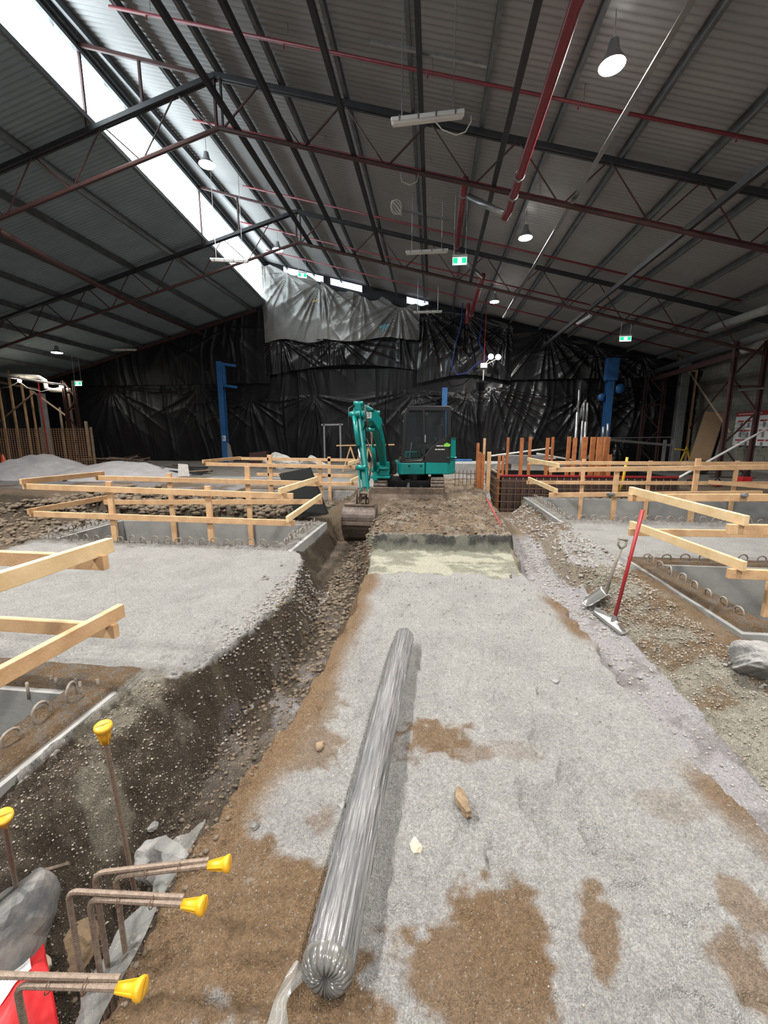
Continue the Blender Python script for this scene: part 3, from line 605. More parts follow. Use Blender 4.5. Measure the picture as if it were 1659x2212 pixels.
# ------------------------------------------------------------------ black film on the back wall
def film_sheet(name, topf, botf, x0, x1, y, m, label, seed, pins=(), amp=.10, freq=1.6, dense=.05):
    nx = int((x1-x0)/dense)+1; nz = 90
    xs = np.linspace(x0, x1, nx); T = np.array([topf(x) for x in xs]); Bt = np.array([botf(x) for x in xs])
    tt = np.linspace(0, 1, nz)[:, None]; X = np.repeat(xs[None], nz, 0); Z = T[None]*(1-tt)+Bt[None]*tt
    wx = X+1.1*fbm(X*.22, Z*.16, 2, seed)*2
    env = .12+1.15*sm(.38, .72, vn(X*.42+seed, Z*.33, seed+13))
    r1 = 1-np.abs(2*vn(wx*freq, Z*.07+seed, seed)-1); r2 = 1-np.abs(2*vn(wx*freq*2.1+4, Z*.12, seed+1)-1)
    D = amp*env*(.9*r1**4+.35*r2**4)+.10*fbm(X*.6, Z*.5, 2, seed+2)+.035*env*(1-np.abs(2*vn(X*.7+Z*.6, Z*.4-X*.2, seed+3)-1))**5
    for (px, pz, rad, k) in pins:
        ang = np.arctan2(X-px, pz-Z+.05); dist = np.hypot(X-px, Z-pz)
        fan = (1-np.abs(2*vn(ang*k+seed, ang*0+3, seed+7)-1))**3
        D = D+amp*1.6*fan*np.exp(-(dist/rad)**2)*np.minimum(dist*1.2, 1)*(np.cos(np.clip(ang, -1.6, 1.6)) > .05)
    Yc = y-D+amp
    X = X+.05*fbm(X*2, Z*2, 2, seed+9)
    v = np.stack([X, Yc, Z], -1).reshape(-1, 3); idx = np.arange(nx*nz).reshape(nz, nx)
    f = np.stack([idx[:-1, :-1], idx[1:, :-1], idx[1:, 1:], idx[:-1, 1:]], -1).reshape(-1, 4)
    me = bpy.data.meshes.new(name); me.from_pydata(v.tolist(), [], f.tolist()); me.polygons.foreach_set('use_smooth', [True]*len(me.polygons)); me.materials.append(MT[m])
    o = bpy.data.objects.new(name, me); COL.objects.link(o); tag(o, label, 'plastic sheet', 'black film hung on the back wall'); return o
def jag(f, s, a=.25): return lambda x: f(x)-a*(.5+float(fbm(np.array([x*1.1]), np.array([s*1.0]), 3, s)[0])+.3*abs(math.sin(x*1.7+s)))
rf = lambda x: zr(x)-.15; lf = lambda x: zl(x)-.15
ZS = 4.75
film_sheet('film_sheet', lf, lambda x: ZS, -25, -9.6, 24.62, 'shadedblack', 'dark black film hung under the left roof slope', 11, [(-16, 7.2, 2.5, 3), (-12, 7.9, 2.5, 4)], .08)
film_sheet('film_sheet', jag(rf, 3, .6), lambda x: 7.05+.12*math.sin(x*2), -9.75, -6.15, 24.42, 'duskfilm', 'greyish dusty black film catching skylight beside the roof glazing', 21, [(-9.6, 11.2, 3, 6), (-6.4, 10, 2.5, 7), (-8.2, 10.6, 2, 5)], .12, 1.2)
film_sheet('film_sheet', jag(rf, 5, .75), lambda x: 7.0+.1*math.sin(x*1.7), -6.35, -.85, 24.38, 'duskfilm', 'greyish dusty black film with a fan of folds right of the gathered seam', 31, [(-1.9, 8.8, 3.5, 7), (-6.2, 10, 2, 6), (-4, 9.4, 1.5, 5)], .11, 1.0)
film_sheet('film_sheet', lambda x: 7.1, lambda x: 5.2+.5*math.sin((x+9.6)*.33), -9.9, -.9, 24.55, 'black', 'glossy crumpled black film hanging below the dusty pieces', 41, [(-8.8, 7.1, 2.4, 6), (-5.5, 7.1, 2.2, 7), (-2, 8.4, 3.6, 9)], .15, 2.0)
film_sheet('film_sheet', jag(rf, 7, .35), lambda x: ZS+.05+.25*math.sin(x*.9), -.95, 4.2, 24.45, 'black', 'black film with deep drapes in the middle right of the wall', 51, [(1.6, 8.2, 3, 7), (-.6, 8.5, 3, 6), (3.9, 7.6, 3, 6)], .16, 1.6)
film_sheet('film_sheet', jag(rf, 9, .25), lambda x: ZS, 4.1, 14.0, 24.6, 'black', 'black film hung under the right roof slope up to the block wall', 61, [(6, 7.2, 3, 7), (8.5, 6.5, 3, 8), (11, 5.9, 2.5, 7)], .12, 1.5)
film_sheet('film_sheet', lambda x: ZS+.4, lambda x: .13, -24.5, -9.0, 24.72, 'shadedblack', 'lower black film behind the blue column on the left', 71, [(-14, 4.5, 3, 5), (-20, 4.6, 3, 5), (-11, 3.8, 2.5, 5)], .10)
film_sheet('film_sheet', lambda x: 5.5, lambda x: .13, -9.2, 3.0, 24.72, 'shadedblack', 'lower black film behind the excavator', 81, [(-7, 4, 3, 6), (-1, 4.2, 3, 6), (2, 4.1, 2.6, 7)], .12)
film_sheet('film_sheet', lambda x: ZS+.2, lambda x: .13, 2.8, 14.0, 24.74, 'black', 'lower black film behind the orange posts and the right column', 91, [(3.2, 4.3, 3.2, 7), (10.2, 1.5, 3, 10), (8.4, 3.9, 2, 6), (11.5, 4.2, 2.5, 6)], .17, 1.4)
# daylight gaps and a rope on the film
for i, (xa, xb) in enumerate(((-8.6, -6.3), (-5.9, -4.1), (-1.6, -.4))):
    b = MB(); d = .17
    b.add([(xa, 24.85, zr(xa)-.12), (xb, 24.85, zr(xb)-.12), (xb, 24.85, zr(xb)-.12-d*2), (xa, 24.85, zr(xa)-.12-d*2)], [(0, 3, 2, 1)])
    o = struct(b.build('window_%d' % (i+2), mat('daylight_gap', (.8, .85, 1), .5, emit=(.80, .86, 1), es=.7)))
b = MB(); pts = [aty(x, y, 24.05) for x, y in ((1000, 655), (996, 700), (985, 740), (975, 790), (988, 810), (1010, 805), (1030, 785), (1050, 775), (1035, 740), (1040, 700))]
tag(b.tube(pts, .02, 6).build('blue_rope', 'rope', smooth=True), 'blue rope looping in front of the black film', 'rope')
b = MB()
for a, c in (((820, 705), (842, 702)), ((832, 700), (826, 717)), ((838, 700), (832, 713)), ((820, 708), (838, 708))): b.beam(aty(*a, 24.1), aty(*c, 24.1), .03, .05, (0, 1, 0))
tag(b.build('tape_knot', 'ltblue'), 'pale blue tape tied to the dusty black film', 'tape')
tag(MB().beam(aty(872, 706, 24.1), aty(873, 718, 24.1), .03, .08, (0, 1, 0)).build('red_ribbon', 'redtool'), 'small red ribbon on the dusty black film', 'ribbon')
tag(MB().beam(aty(676, 652, 24.05), aty(688, 648, 24.05), .03, .06, (0, 1, 0)).build('yellow_tape', 'yellowp'), 'short yellow tape stuck on the dusty black film', 'tape')
# site light cluster hung in front of the film
c = aty(1045, 790, 23.5)
t = thing('light_cluster', c, 'hanging cluster of white work lights and tools in front of the black film', 'light')
MB().tube([Vector((c.x+.02, c.y, zr(c.x)-.05)), c], .02, 6).build('strap', 'redtool', t)
MB().box(c, (.35, .2, .25)).build('junction_box', 'white', t, bevel=.02)
for dx, dz in ((.35, .45), (.72, .42)): MB().lathe([(0, -.06), (.13, -.05), (.15, 0), (.05, .12)], c+Vector((dx, 0, dz)), (0, -1, .1), 14).build('work_light', mat('work_light_glass', (.9, .9, .9), .3, emit=(1, .98, .95), es=2.5), t)
MB().tube([c, c+Vector((.35, 0, .45))], .02, 6).build('arm', 'white', t); MB().tube([c, c+Vector((.7, 0, .35))], .02, 6).build('arm', 'white', t)
MB().beam(c+Vector((-.35, 0, -.25)), c+Vector((.1, 0, -.1)), .08, .1).build('arm', 'mblack', t); MB().tube([c, c+Vector((0, 0, -.75))], .025, 6).build('cable_tail', 'cable', t)

# ------------------------------------------------------------------ lamps, battens, signs
def high_bay(px, py, y, label, on=True, wire=.8, W=LAMP_W, r=.2):
    p = aty(px, py, y)
    t = thing('high_bay_lamp', p, label, 'lamp')
    MB().lathe([(.03, .36), (.07, .34), (.09, .22), (.11, .16), (r, .02), (r, 0)], p, n=20).build('lamp_shade', 'galv', t, smooth=True)
    MB().lathe([(r*.93, .015), (r*.93, -.015), (.0, -.03)], p, n=20).build('lamp_lens', 'lampglow' if on else 'white', t)
    MB().tube([p+Vector((0, 0, .36)), Vector((p.x, p.y, (zr(p.x) if p.x > -8.6 else zl(p.x))-.04))], .008, 5).build('suspension_wire', 'galv', t)
    if on: lamp_light(p.x, p.y, p.z-.05, W)
high_bay(1322, 142, 8.2, 'brightly lit high bay lamp nearest the camera, top right', W=300)
high_bay(1135, 514, 14.1, 'brightly lit high bay lamp, middle one of the row of three')
high_bay(1068, 652, 20.3, 'brightly lit high bay lamp, farthest of the row of three', wire=.9)
high_bay(447, 356, 13.8, 'bell shaped high bay lamp hanging beside the roof glazing', W=120, r=.24)
high_bay(600, 540, 19.9, 'bell shaped high bay lamp far under the roof glazing', W=100, r=.24)
high_bay(123, 762, 20.5, 'small lit lamp under the left roof slope', W=70, wire=.3, r=.25)
def batten(a, b_, y, y2, label, strut=None, wires=True):
    p, q = aty(*a, y), aty(*b_, y2)
    c = (p+q)/2; t = thing('batten_light', c, label, 'batten light')
    MB().beam(p, q, .13, .06).build('housing', 'white', t, bevel=.012); off = Vector((0, 0, -.05))
    MB().beam(p.lerp(q, .02)+off, q.lerp(p, .02)+off, .10, .05).build('diffuser', 'cream', t, bevel=.015)
    for k in (.12, .38, .62, .88): MB().box(p.lerp(q, k), (.03, .15, .07)).build('clip', 'galv', t)
    if wires:
        for k in (.15, .85):
            w0 = p.lerp(q, k); MB().tube([w0, Vector((w0.x, w0.y, zr(w0.x)-.1 if w0.x > -8.5 else zl(w0.x)-.1))], .008, 5).build('suspension_wire', 'galv', t)
    return t
batten((845, 262), (1003, 243), 8.3, 8.3, 'grey batten light hanging nearest the camera, above the excavator')
batten((876, 545), (968, 540), 14.4, 14.4, 'grey batten light hanging left of the green exit sign')
batten((893, 674), (955, 672), 22, 22, 'grey batten light hanging before the middle of the black film')
batten((1396, 589), (1457, 551), 17.5, 16.6, 'white batten light under the right roof slope, pointing at the camera')
batten((1247, 699), (1277, 681), 21.5, 20.5, 'small white batten light far under the right roof slope')
batten((455, 560), (537, 563), 15.5, 15.5, 'white batten light hanging before the end of the roof glazing')
batten((240, 755), (294, 755), 24.1, 24.1, 'batten light with a tiny green dot high on the left black film', wires=False)
for (a, c, y, lab) in (((800, 89), (1052, 141), 8.3, 'nearest galvanised strut carrying a batten light'), ((864, 453), (970, 475), 14.4, 'galvanised strut carrying the batten light left of the exit sign')):
    tag(MB().beam(aty(*a, y), aty(*c, y), .05, .05).build('channel_strut', 'galv'), lab, 'strut')
def exit_sign(px, py, y, label, w=.38, rz=0, bright=1, hang=1.2):
    p = aty(px, py, y); t = thing('exit_sign', p, label, 'exit sign'); R = Matrix.Rotation(rz, 3, 'Z'); q = lambda x, yy, z: p+R @ Vector((x, yy, z))
    MB().box(q(0, .03, .13), (w, .12, .07), R).build('housing', 'white', t)
    MB().box(q(0, 0, 0), (w*.95, .03, .2), R).build('face_panel', 'signwhite', t)
    MB().box(q(0, -.018, .01), (w*.9, .006, .15), R).build('green_panel', 'green', t)
    MB().box(q(0, -.022, .01), (w*.28, .004, .15), R).build('door_symbol', 'signwhite', t)
    b = MB()   # running figure
    def seg(a, c, ww): b.beam(q(a[0], -.026, a[1]), q(c[0], -.026, c[1]), .004, ww, tuple(R @ Vector((0, 0, 1))) if abs(a[0]-c[0]) > .001 else (1, 0, 0))
    s = .11
    for a, c, ww in (((.0, .25), (-.02, .0), .024), ((-.02, 0), (.16, -.15), .018), ((.16, -.15), (.1, -.42), .016), ((-.02, 0), (-.12, -.2), .018), ((-.12, -.2), (-.32, -.26), .016), ((0, .22), (.18, .1), .012), ((0, .22), (-.16, .08), .012)):
        seg((a[0]*s*1.6, a[1]*s*1.5+.01), (c[0]*s*1.6, c[1]*s*1.5+.01), ww*.6)
    b.lathe([(0, -.002), (.012, -.002), (.012, .002), (0, .002)], q(.01, -.026, .065), R @ Vector((0, 1, 0)), 10)
    b.build('running_figure', 'green', t)
    for sx in (-.4, .4): MB().tube([q(sx*w, .03, .16), q(sx*w, .03, .16+hang)], .008, 5).build('drop_rod', 'galv', t)
exit_sign(993, 564, 13.6, 'green running man exit sign hanging from two rods in the middle', w=.43, hang=1.7)
exit_sign(1351, 732, 20.5, 'green running man exit sign under the far right roof slope', w=.5, hang=.9)
exit_sign(168, 829, 20.5, 'green running man exit sign hanging at the far left', w=.45, hang=1.3)
exit_sign(653, 595, 22, 'green running man exit sign tilted before the dusty film', w=.45, rz=.5, hang=.9)
# hoop cable loops
for pts, y, lab in (([(940, 262), (955, 280), (985, 292), (1005, 285), (1018, 262), (1017, 250)], 8.25, 'beige flex looping under the nearest batten light'),
                    ([(865, 375), (868, 392), (885, 400), (900, 393), (905, 375)], 10.9, 'beige flex looping below the nearest truss')):
    tag(MB().tube([aty(a, c, y) for a, c in pts], .01, 6).build('electric_flex', 'cable', smooth=True), lab, 'cable')
b = MB(); cc = aty(856, 447, 14)
for k in range(4): b.tube([cc+Vector((.16*math.cos(a+k), .03*k, .2*math.sin(a+k*.4))) for a in [2*PI*i/14 for i in range(15)]], .012, 5, False)
tag(b.build('cable_coil', 'cable', smooth=True), 'coiled cable bundle hanging under the roof in the middle', 'cable')

# ------------------------------------------------------------------ concrete footings with starter bars
def hoop_mesh():
    b = MB(); w_ = .052; pts = [(-w_, 0, -.05), (-w_, 0, .06)]+[(-w_*math.cos(a), 0, .075+w_*math.sin(a)) for a in [PI*i/8 for i in range(9)]]+[(w_, 0, .06), (w_, 0, -.05)]
    b.tube(pts, .0092, 6); return b
HOOP = None
def footing(key, label, sides, step=.195, skip=None):
    global HOOP
    x0, x1, y0, y1, t, t2 = PITS[key]; zt = 0; zb = -.75
    root = thing('concrete_footing', ((x0+x1)/2, (y0+y1)/2, zb), label, 'footing')
    b = MB()
    for (ax, bx, ay, by) in ((x0-t, x0, y0-t2, y1+t2), (x1, x1+t, y0-t2, y1+t2), (x0, x1, y0-t2, y0), (x0, x1, y1, y1+t2)):
        b.box(((ax+bx)/2, (ay+by)/2, (zt+zb)/2), (bx-ax, by-ay, zt-zb))
    b.build('footing_wall', 'conc', root)
    rnd = random.Random(key)
    L = []
    if 'f' in sides: L += [(x, y0-t2*.5, 0) for x in np.arange(max(x0-.1, -9), x1+.1, step)]
    if 'b' in sides: L += [(x, y1+t2*.5, 0) for x in np.arange(max(x0-.1, -9), x1+.1, step)]
    if 'r' in sides: L += [(x1+t*.42, y, PI/2) for y in np.arange(max(y0, 1.3)+.05, y1+.1, step)]
    if 'l' in sides: L += [(x0-t*.42, y, PI/2) for y in np.arange(y0+.05, y1+.1, step)]
    for (x, y, rz) in L:
        loc = Vector((x, y, .0))-ORG[root.name]
        if HOOP is None:
            HOOP = hoop_mesh().build('starter_bar', 'hoop', root, smooth=True, org=(0, 0, 0)); HOOP.location = loc
            HOOP.rotation_euler = (0, 0, rz)
        else:
            c = clone(HOOP, loc, root); c.rotation_euler = (rnd.uniform(-.12, .12), rnd.uniform(-.12, .12), rz+rnd.uniform(-.3, .3)); c.scale = (1, 1, rnd.uniform(.8, 1.12))
    return root
footing('LN', 'concrete footing at the near left edge, half filled with brown soil', 'r')
footing('LF', 'concrete footing with hoops behind the wide grey pad on the left', 'frl')
footing('L3', 'small concrete footing beyond the black board, left of the excavator', 'fr')
footing('RF', 'large concrete footing with hoops in front of the rusty cage', 'fl', .2)
footing('RN', 'concrete footing with hoops at the near right edge', 'bl', .23)
# straight starter bars in the near left footing wall
root = bpy.data.objects['concrete_footing']
for px, py in ((60, 1470), (112, 1455), (122, 1460), (165, 1462), (174, 1468), (212, 1462)):
    p = atz(px, py+25, 0); MB().tube([p+Vector((0, 0, -.05)), p+Vector((.004, 0, .07))], .009, 6).build('starter_bar', 'hoop', root, smooth=True)
# timber barriers
def barrier(label, posts, rails, post_m='timber'):
    x0 = sum(p[0] for p in posts)/len(posts) if posts else rails[0][0][0]; y0 = posts[0][1] if posts else rails[0][0][1]
    t = thing('timber_barrier', (x0, y0, 0), label, 'barrier', 'pine guard rails round the footings')
    for (x, y, z0, z1) in posts: MB().box((x, y, (z0+z1)/2), (.09, .045, z1-z0)).build('post', post_m, t, bevel=.003)
    for (a, c, m) in rails: MB().beam(a, c, .045, .09).build('rail', m, t, bevel=.003)
    return t
# left far pit
barrier('pine guard rail round the left footing behind the grey pad',
 [(-5.08, 6.03, -.6, .95), (-3.43, 6.03, -.6, .9), (-5.0, 7.45, -.6, .96), (-3.43, 7.45, -.6, 1.1)],
 [((-6.55, 5.98, .86), (-2.06, 5.98, .77), 'timber'), ((-6.5, 5.98, .41), (-2.05, 5.98, .36), 'timber'),
  ((-6.5, 7.4, .86), (-2.05, 7.4, .80), 'timber'), ((-6.4, 7.4, .38), (-2.0, 7.4, .47), 'timber'),
  ((-6.5, 5.9, .94), (-6.45, 7.55, .93), 'timber'), ((-6.45, 5.9, .46), (-6.4, 7.55, .46), 'timber'),
  ((-2.22, 5.85, .86), (-2.10, 7.5, .88), 'timberlight'), ((-2.12, 5.85, .44), (-2.05, 7.5, .56), 'timberlight')])
# near left
barrier('pine guard rail cut off by the left picture edge',
 [(-5.2, 2.1, -.6, 1.0)], [((-6, 2.22, .92), (-1.95, 2.22, .90), 'timber'), ((-6, 2.27, .45), (-1.98, 2.27, .43), 'timber'),
     ((-2.05, .3, .97), (-2.0, 2.33, .98), 'timberlight'), ((-2.1, .3, .50), (-2.02, 2.38, .52), 'timber')])
# L3
barrier('pine guard rail farthest back on the left, beyond the black board',
 [(-4.21, 10.55, -.6, 1.18), (-2.88, 10.55, -.6, 1.05), (-5.0, 12.4, -.6, 1.1), (-3.1, 12.4, -.6, 1.05)],
 [((-6.0, 10.5, .93), (-1.95, 10.5, .88), 'timber'), ((-4.6, 10.5, .44), (-1.9, 10.5, .45), 'timber'), ((-6.0, 12.4, .98), (-2.3, 12.4, .95), 'timber'), ((-5.4, 12.4, .5), (-2.3, 12.4, .48), 'timber'),
  ((-2.1, 10.4, .97), (-1.95, 12.4, 1.02), 'timberlight'), ((-2.05, 10.4, .53), (-1.9, 12.4, .56), 'timberlight'), ((-6, 10.4, 1.0), (-5.9, 12.4, 1.0), 'timber')])
# RF
barrier('pine guard rail round the right footing in front of the rusty cage',
 [(3.6, 8.65, -.6, 1.07), (5.05, 8.65, -.6, 1.24), (6.6, 8.65, -.6, 1.1), (3.93, 11.45, -.6, 1.07), (5.56, 11.45, -.6, 1.04), (7.6, 11.45, -.6, 1.05)],
 [((2.3, 8.58, 1.0), (8.6, 8.58, 1.14), 'timber'), ((2.33, 8.58, .50), (6.2, 8.58, .60), 'timber'), ((2.5, 11.4, .97), (8.8, 11.4, .99), 'timber'), ((2.5, 11.4, .45), (8.6, 11.4, .5), 'timber'),
  ((2.5, 11.4, 1.06), (2.45, 8.5, 1.09), 'timberlight'), ((2.55, 11.4, .55), (2.45, 8.5, .59), 'timberlight')])
# RN
barrier('pine guard rail round the near right footing, with a thick post',
 [(3.12, 4.02, .0, 1.30)],
 [((2.5, 5.6, .88), (6.5, 5.6, .95), 'timber'), ((2.55, 5.6, .43), (6.5, 5.6, .48), 'timber'), ((2.62, 3.95, .84), (6, 3.95, .86), 'timber'), ((2.68, 3.95, .43), (6, 3.95, .42), 'timber'),
  ((2.55, 5.68, .97), (2.72, 3.88, .93), 'timberlight'), ((2.6, 5.68, .52), (2.76, 3.88, .52), 'timberlight')])
# black formply board leaning behind the left barrier
t = thing('formply_board', (-2.5, 7.95, .1), 'black plywood boards leaning on the soil behind the left guard rail', 'board')
A, B_, C_, D_ = aty(640, 1118, 7.75), aty(706, 1112, 7.85), aty(667, 1011, 8.15), aty(602, 1024, 8.05)
nrm = Vector((.1, .25, .05)).normalized()*.02
for k in (0, 1):
    sh = Vector((.02*k, .04*k, .01*k)); MB().prism([A+sh, B_+sh, C_+sh, D_+sh], nrm).build('board_sheet', 'board', t, bevel=.002)

# ------------------------------------------------------------------ rusty cage and form box
CX0, CX1, CY0, CY1 = 1.85, 6.9, 12.4, 14.9
t = thing('rebar_cage', (CX0, CY0, -.6), 'rusty steel bar cage around the form box, right of the excavator', 'rebar cage')
k = 0
for x in np.arange(CX0, CX1, .19):
    MB().tube([(x, CY0-.02, -.6), (x, CY0-.02, .43), (x+.015, CY0+.03, .47), (x+.06, CY0+.05, .43), (x+.07, CY0+.06, -.6)], .012, 5).build('vertical_bar', 'rust', t)
for z in (-.45, -.22, .0, .17, .38): MB().tube([(CX0-.05, CY0-.03, z), (CX1, CY0-.03, z)], .012, 5).build('horizontal_bar', 'rust', t)
for y in np.arange(CY0+.15, CY1, .2): MB().tube([(CX0, y, -.6), (CX0, y, .5)], .012, 5).build('vertical_bar', 'rust', t)
for z in (-.45, -.22, .0, .2, .42): MB().tube([(CX0, CY0-.05, z), (CX0, CY1, z)], .012, 5).build('horizontal_bar', 'rust', t)
t = thing('form_box', (4.4, 13.6, -.6), 'dark plywood form box with a red top edge behind the bar cage', 'formwork')
for p, q, nm in (((CX0+.2, CY0+.22, -.05), (CX1, CY0+.22, -.05), 'front_panel'), ((CX0+.2, CY1, -.05), (CX1, CY1, -.05), 'back_panel'), ((CX0+.2, CY0+.22, -.05), (CX0+.2, CY1, -.05), 'side_panel'), ((CX1, CY0+.22, -.05), (CX1, CY1, -.05), 'side_panel')):
    MB().beam(p, q, .03, 1.1).build(nm, mat('form_ply', (.05, .03, .025), .6) if nm == 'front_panel' else 'board', t)
MB().beam((CX0+.15, CY0+.2, .52), (CX1, CY0+.2, .52), .07, .05).build('top_rail', 'redtool', t); MB().beam((CX0+.2, CY0+.2, .52), (CX0+.2, CY1, .52), .05, .05).build('top_rail', 'oldwood', t)
# orange timber posts: px, top py, base y depth, width
PO = [(1033, 957, 13.6, .09), (1036, 977, 12.9, .12), (1044, 981, 12.85, .09), (1047, 947, 14.6, .08), (1057, 976, 12.85, .11), (1079, 983, 12.8, .08), (1087, 984, 12.8, .07), (1098, 945, 14.2, .08), (1128, 946, 13.2, .1), (1146, 944, 14.4, .09), (1184, 946, 13.6, .1), (1195, 944, 14.4, .08), (1230, 943, 13.8, .1), (1243, 946, 12.9, .1), (1264, 944, 13.2, .14), (1282, 944, 13.6, .13), (1297, 944, 13.2, .14), (1312, 944, 13.6, .15), (1318, 982, 12.9, .09)]
for i, (px, py, y, wd) in enumerate(PO):
    p = aty(px, py, y); b = MB(); b.box((p.x, y, (p.z-.6)/2), (wd, wd*.8, p.z+.6))
    tag(b.build('timber_post', 'orange' if i not in (3, 4) else 'timber', bevel=.004), f'orange stained timber post upright in the form box, {NTH[i]} from the left', 'post', 'orange timber posts in the form box')
# steel props behind
for i, (px, pt, y) in enumerate(((1252, 842, 18), (1263, 868, 18.4), (1270, 870, 18), (1304, 922, 17), (1314, 915, 16.6))):
    p = aty(px, pt, y); b = MB(); b.tube([(p.x, y, .1), (p.x, y, p.z*.75)], .06, 10); b.tube([(p.x, y, p.z*.75), (p.x, y, p.z)], .045, 10)
    tag(b.build('steel_prop', 'galv', smooth=True), f'grey steel prop standing behind the orange posts, {NTH[i]} from the left', 'prop', 'steel props behind the form box')
# grey scaffold frame
t = thing('tube_guard_frame', aty(1440, 990, 19), 'grey green tube guard frame near the far right corner', 'frame')
for px in (1437, 1455):
    p = aty(px, 950, 19); MB().box((p.x, 19, (p.z+.1)/2), (.1, .1, p.z-.1)).build('post', 'galv', t)
MB().beam(aty(1318, 950, 17), aty(1452, 962, 19), .05, .09).build('rail', 'galv', t); MB().tube([aty(1308, 946, 18), aty(1470, 944, 19.2)], .02, 6).build('rail', 'galv', t)
# conduit tubes lying on stand
t = thing('tube_bundle', aty(1120, 985, 17), 'pale tubes lying on the floor behind the form box', 'tubes')
for a, c in (((1060, 985), (1190, 968)), ((1160, 980), (1260, 998)), ((1090, 992), (1200, 990))):
    MB().tube([aty(*a, 17), aty(*c, 18)], .035, 6).build('tube', 'cream', t)
MB().box(aty(1130, 992, 17), (1.4, .8, .3)).build('pallet', 'galv', t)

# ------------------------------------------------------------------ excavator
EX = thing('mini_excavator', (-.45, 11.35, .1), 'teal mini excavator with black cab, its bucket lowered into the left trench', 'excavator')
ha = math.radians(9); hd = Vector((-math.cos(ha), -math.sin(ha), 0)); ld = Vector((math.sin(ha), -math.cos(ha), 0)); EO = Vector((-.45, 11.35, 0))
def W(f, l, z): return EO+hd*f+ld*l+Vector((0, 0, z))
RE = Matrix((hd, ld, (0, 0, 1))).transposed()
def ebox(b, f, l, z, d): return b.box(W(f, l, z), d, RE)
# undercarriage (points at the camera)
for tx in (-1.30, .14):
    b = MB(); pr = []
    for k in range(9): a = PI/2+PI*k/8; pr.append((10.62+.24*math.cos(a), .35+.24*math.sin(a)))
    for k in range(9): a = -PI/2+PI*k/8; pr.append((12.2+.24*math.cos(a), .35+.24*math.sin(a)))
    b.prism([(tx-.17, y, z) for y, z in pr], (.34, 0, 0)); 
    L_ = []
    for i in range(len(pr)):
        a, c = pr[i], pr[(i+1) % len(pr)]; n = max(1, int(math.hypot(c[0]-a[0], c[1]-a[1])/.1))
        for j in range(n): L_.append((a[0]+(c[0]-a[0])*j/n, a[1]+(c[1]-a[1])*j/n, math.atan2(c[1]-a[1], c[0]-a[0])))
    for (y, z, an) in L_:
        R = Matrix.Rotation(an, 3, 'X'); nv = R @ Vector((0, 0, 1)); b.box(Vector((tx, y, z))-nv*.0, (.33, .045, .07), R)
    tk = b.build('track', 'rubber', EX, bevel=.006)
    for yy in (10.62, 12.2): MB().lathe([(0, -.18), (.13, -.18), (.15, -.1), (.15, .1), (.13, .18), (0, .18)], (tx, yy, .35), (1, 0, 0), 16).build('track_wheel', 'mblack', tk, smooth=True)
b = MB(); b.box((-.58, 11.4, .42), (1.2, 1.2, .22)); b.lathe([(.4, .0), (.4, .18)], (-.5, 11.35, .5), n=24); b.build('undercarriage_frame', 'mblack', EX, bevel=.02)
# dozer blade
b = MB(); pr = [(10.22, .1), (10.26, .24), (10.24, .40), (10.28, .41), (10.31, .25), (10.28, .09)]
b.prism([(-1.52, y, z) for y, z in pr], (1.8, 0, 0)); b.box((-1.52, 10.33, .25), (.02, .16, .32)); b.box((.28, 10.33, .25), (.02, .16, .32))
b.build('dozer_blade', 'muddy', EX, bevel=.005)
b = MB(); b.beam((-1.0, 10.3, .28), (-.85, 11.0, .4), .09, .1); b.beam((-.2, 10.3, .28), (-.35, 11.0, .4), .09, .1); b.build('blade_arm', 'mblack', EX)
b = MB(); b.tube([(-.6, 10.32, .3), (-.6, 10.95, .5)], .04, 10); b.build('blade_cylinder', 'galv', EX)
MB().box((-.6, 10.85, .52), (.16, .16, .1)).build('blade_cylinder', 'mblack', EX)
# house deck
b = MB(); pts = [(.5, .72), (.5, -.6), (.3, -.75)]
pts += [(-.98+.22*(1-math.cos(a))-.0, -.75+.0+.2*(1-math.sin(a))) for a in [PI/2*k/4 for k in range(4, -1, -1)]]
pts = [(.52, .70), (.46, .76), (-.15, .76), (-.15, -.74), (.4, -.74), (.52, -.6)]
b.prism([W(f, l, .70) for f, l in pts], (0, 0, .30)); b.build('deck_skirt', 'teal', EX, bevel=.02)
pts = [(-.17, .76), (-.72, .75), (-.94, .60), (-1.02, .3), (-1.0, 0), (-.97, -.3), (-.86, -.58), (-.62, -.74), (-.17, -.74)]
b = MB(); b.prism([W(f, l, .70) for f, l in pts], (0, 0, .42)); b.build('counterweight', 'teal', EX, bevel=.025)
pts = [(-.72, .76), (-.96, .62), (-1.02, .3), (-1.0, 0), (-.97, -.3), (-.86, -.58), (-.62, -.74)]
pt2 = [(-.78, .74), (-.95, .60), (-1.0, .3), (-1.0, 0), (-.97, -.3), (-.88, -.56), (-.62, -.70)]
b = MB(); n = len(pts); P = [W(f, l, 1.12) for f, l in pts]+[W(f, l, 1.62) for f, l in pt2]
b.add(P, [tuple(range(n)), tuple(range(n, 2*n))[::-1]]+[(i, (i+1) % n, n+(i+1) % n, n+i) for i in range(n)]); b.build('engine_cover', 'teal', EX, bevel=.03)
b = MB(); b.prism([W(f, l, 1.02) for f, l in ((.0, -.08), (.25, -.15), (.25, -.72), (-.6, -.72), (-.6, -.08))], (0, 0, .22)); b.build('side_tank_cover', 'teal', EX, bevel=.02)
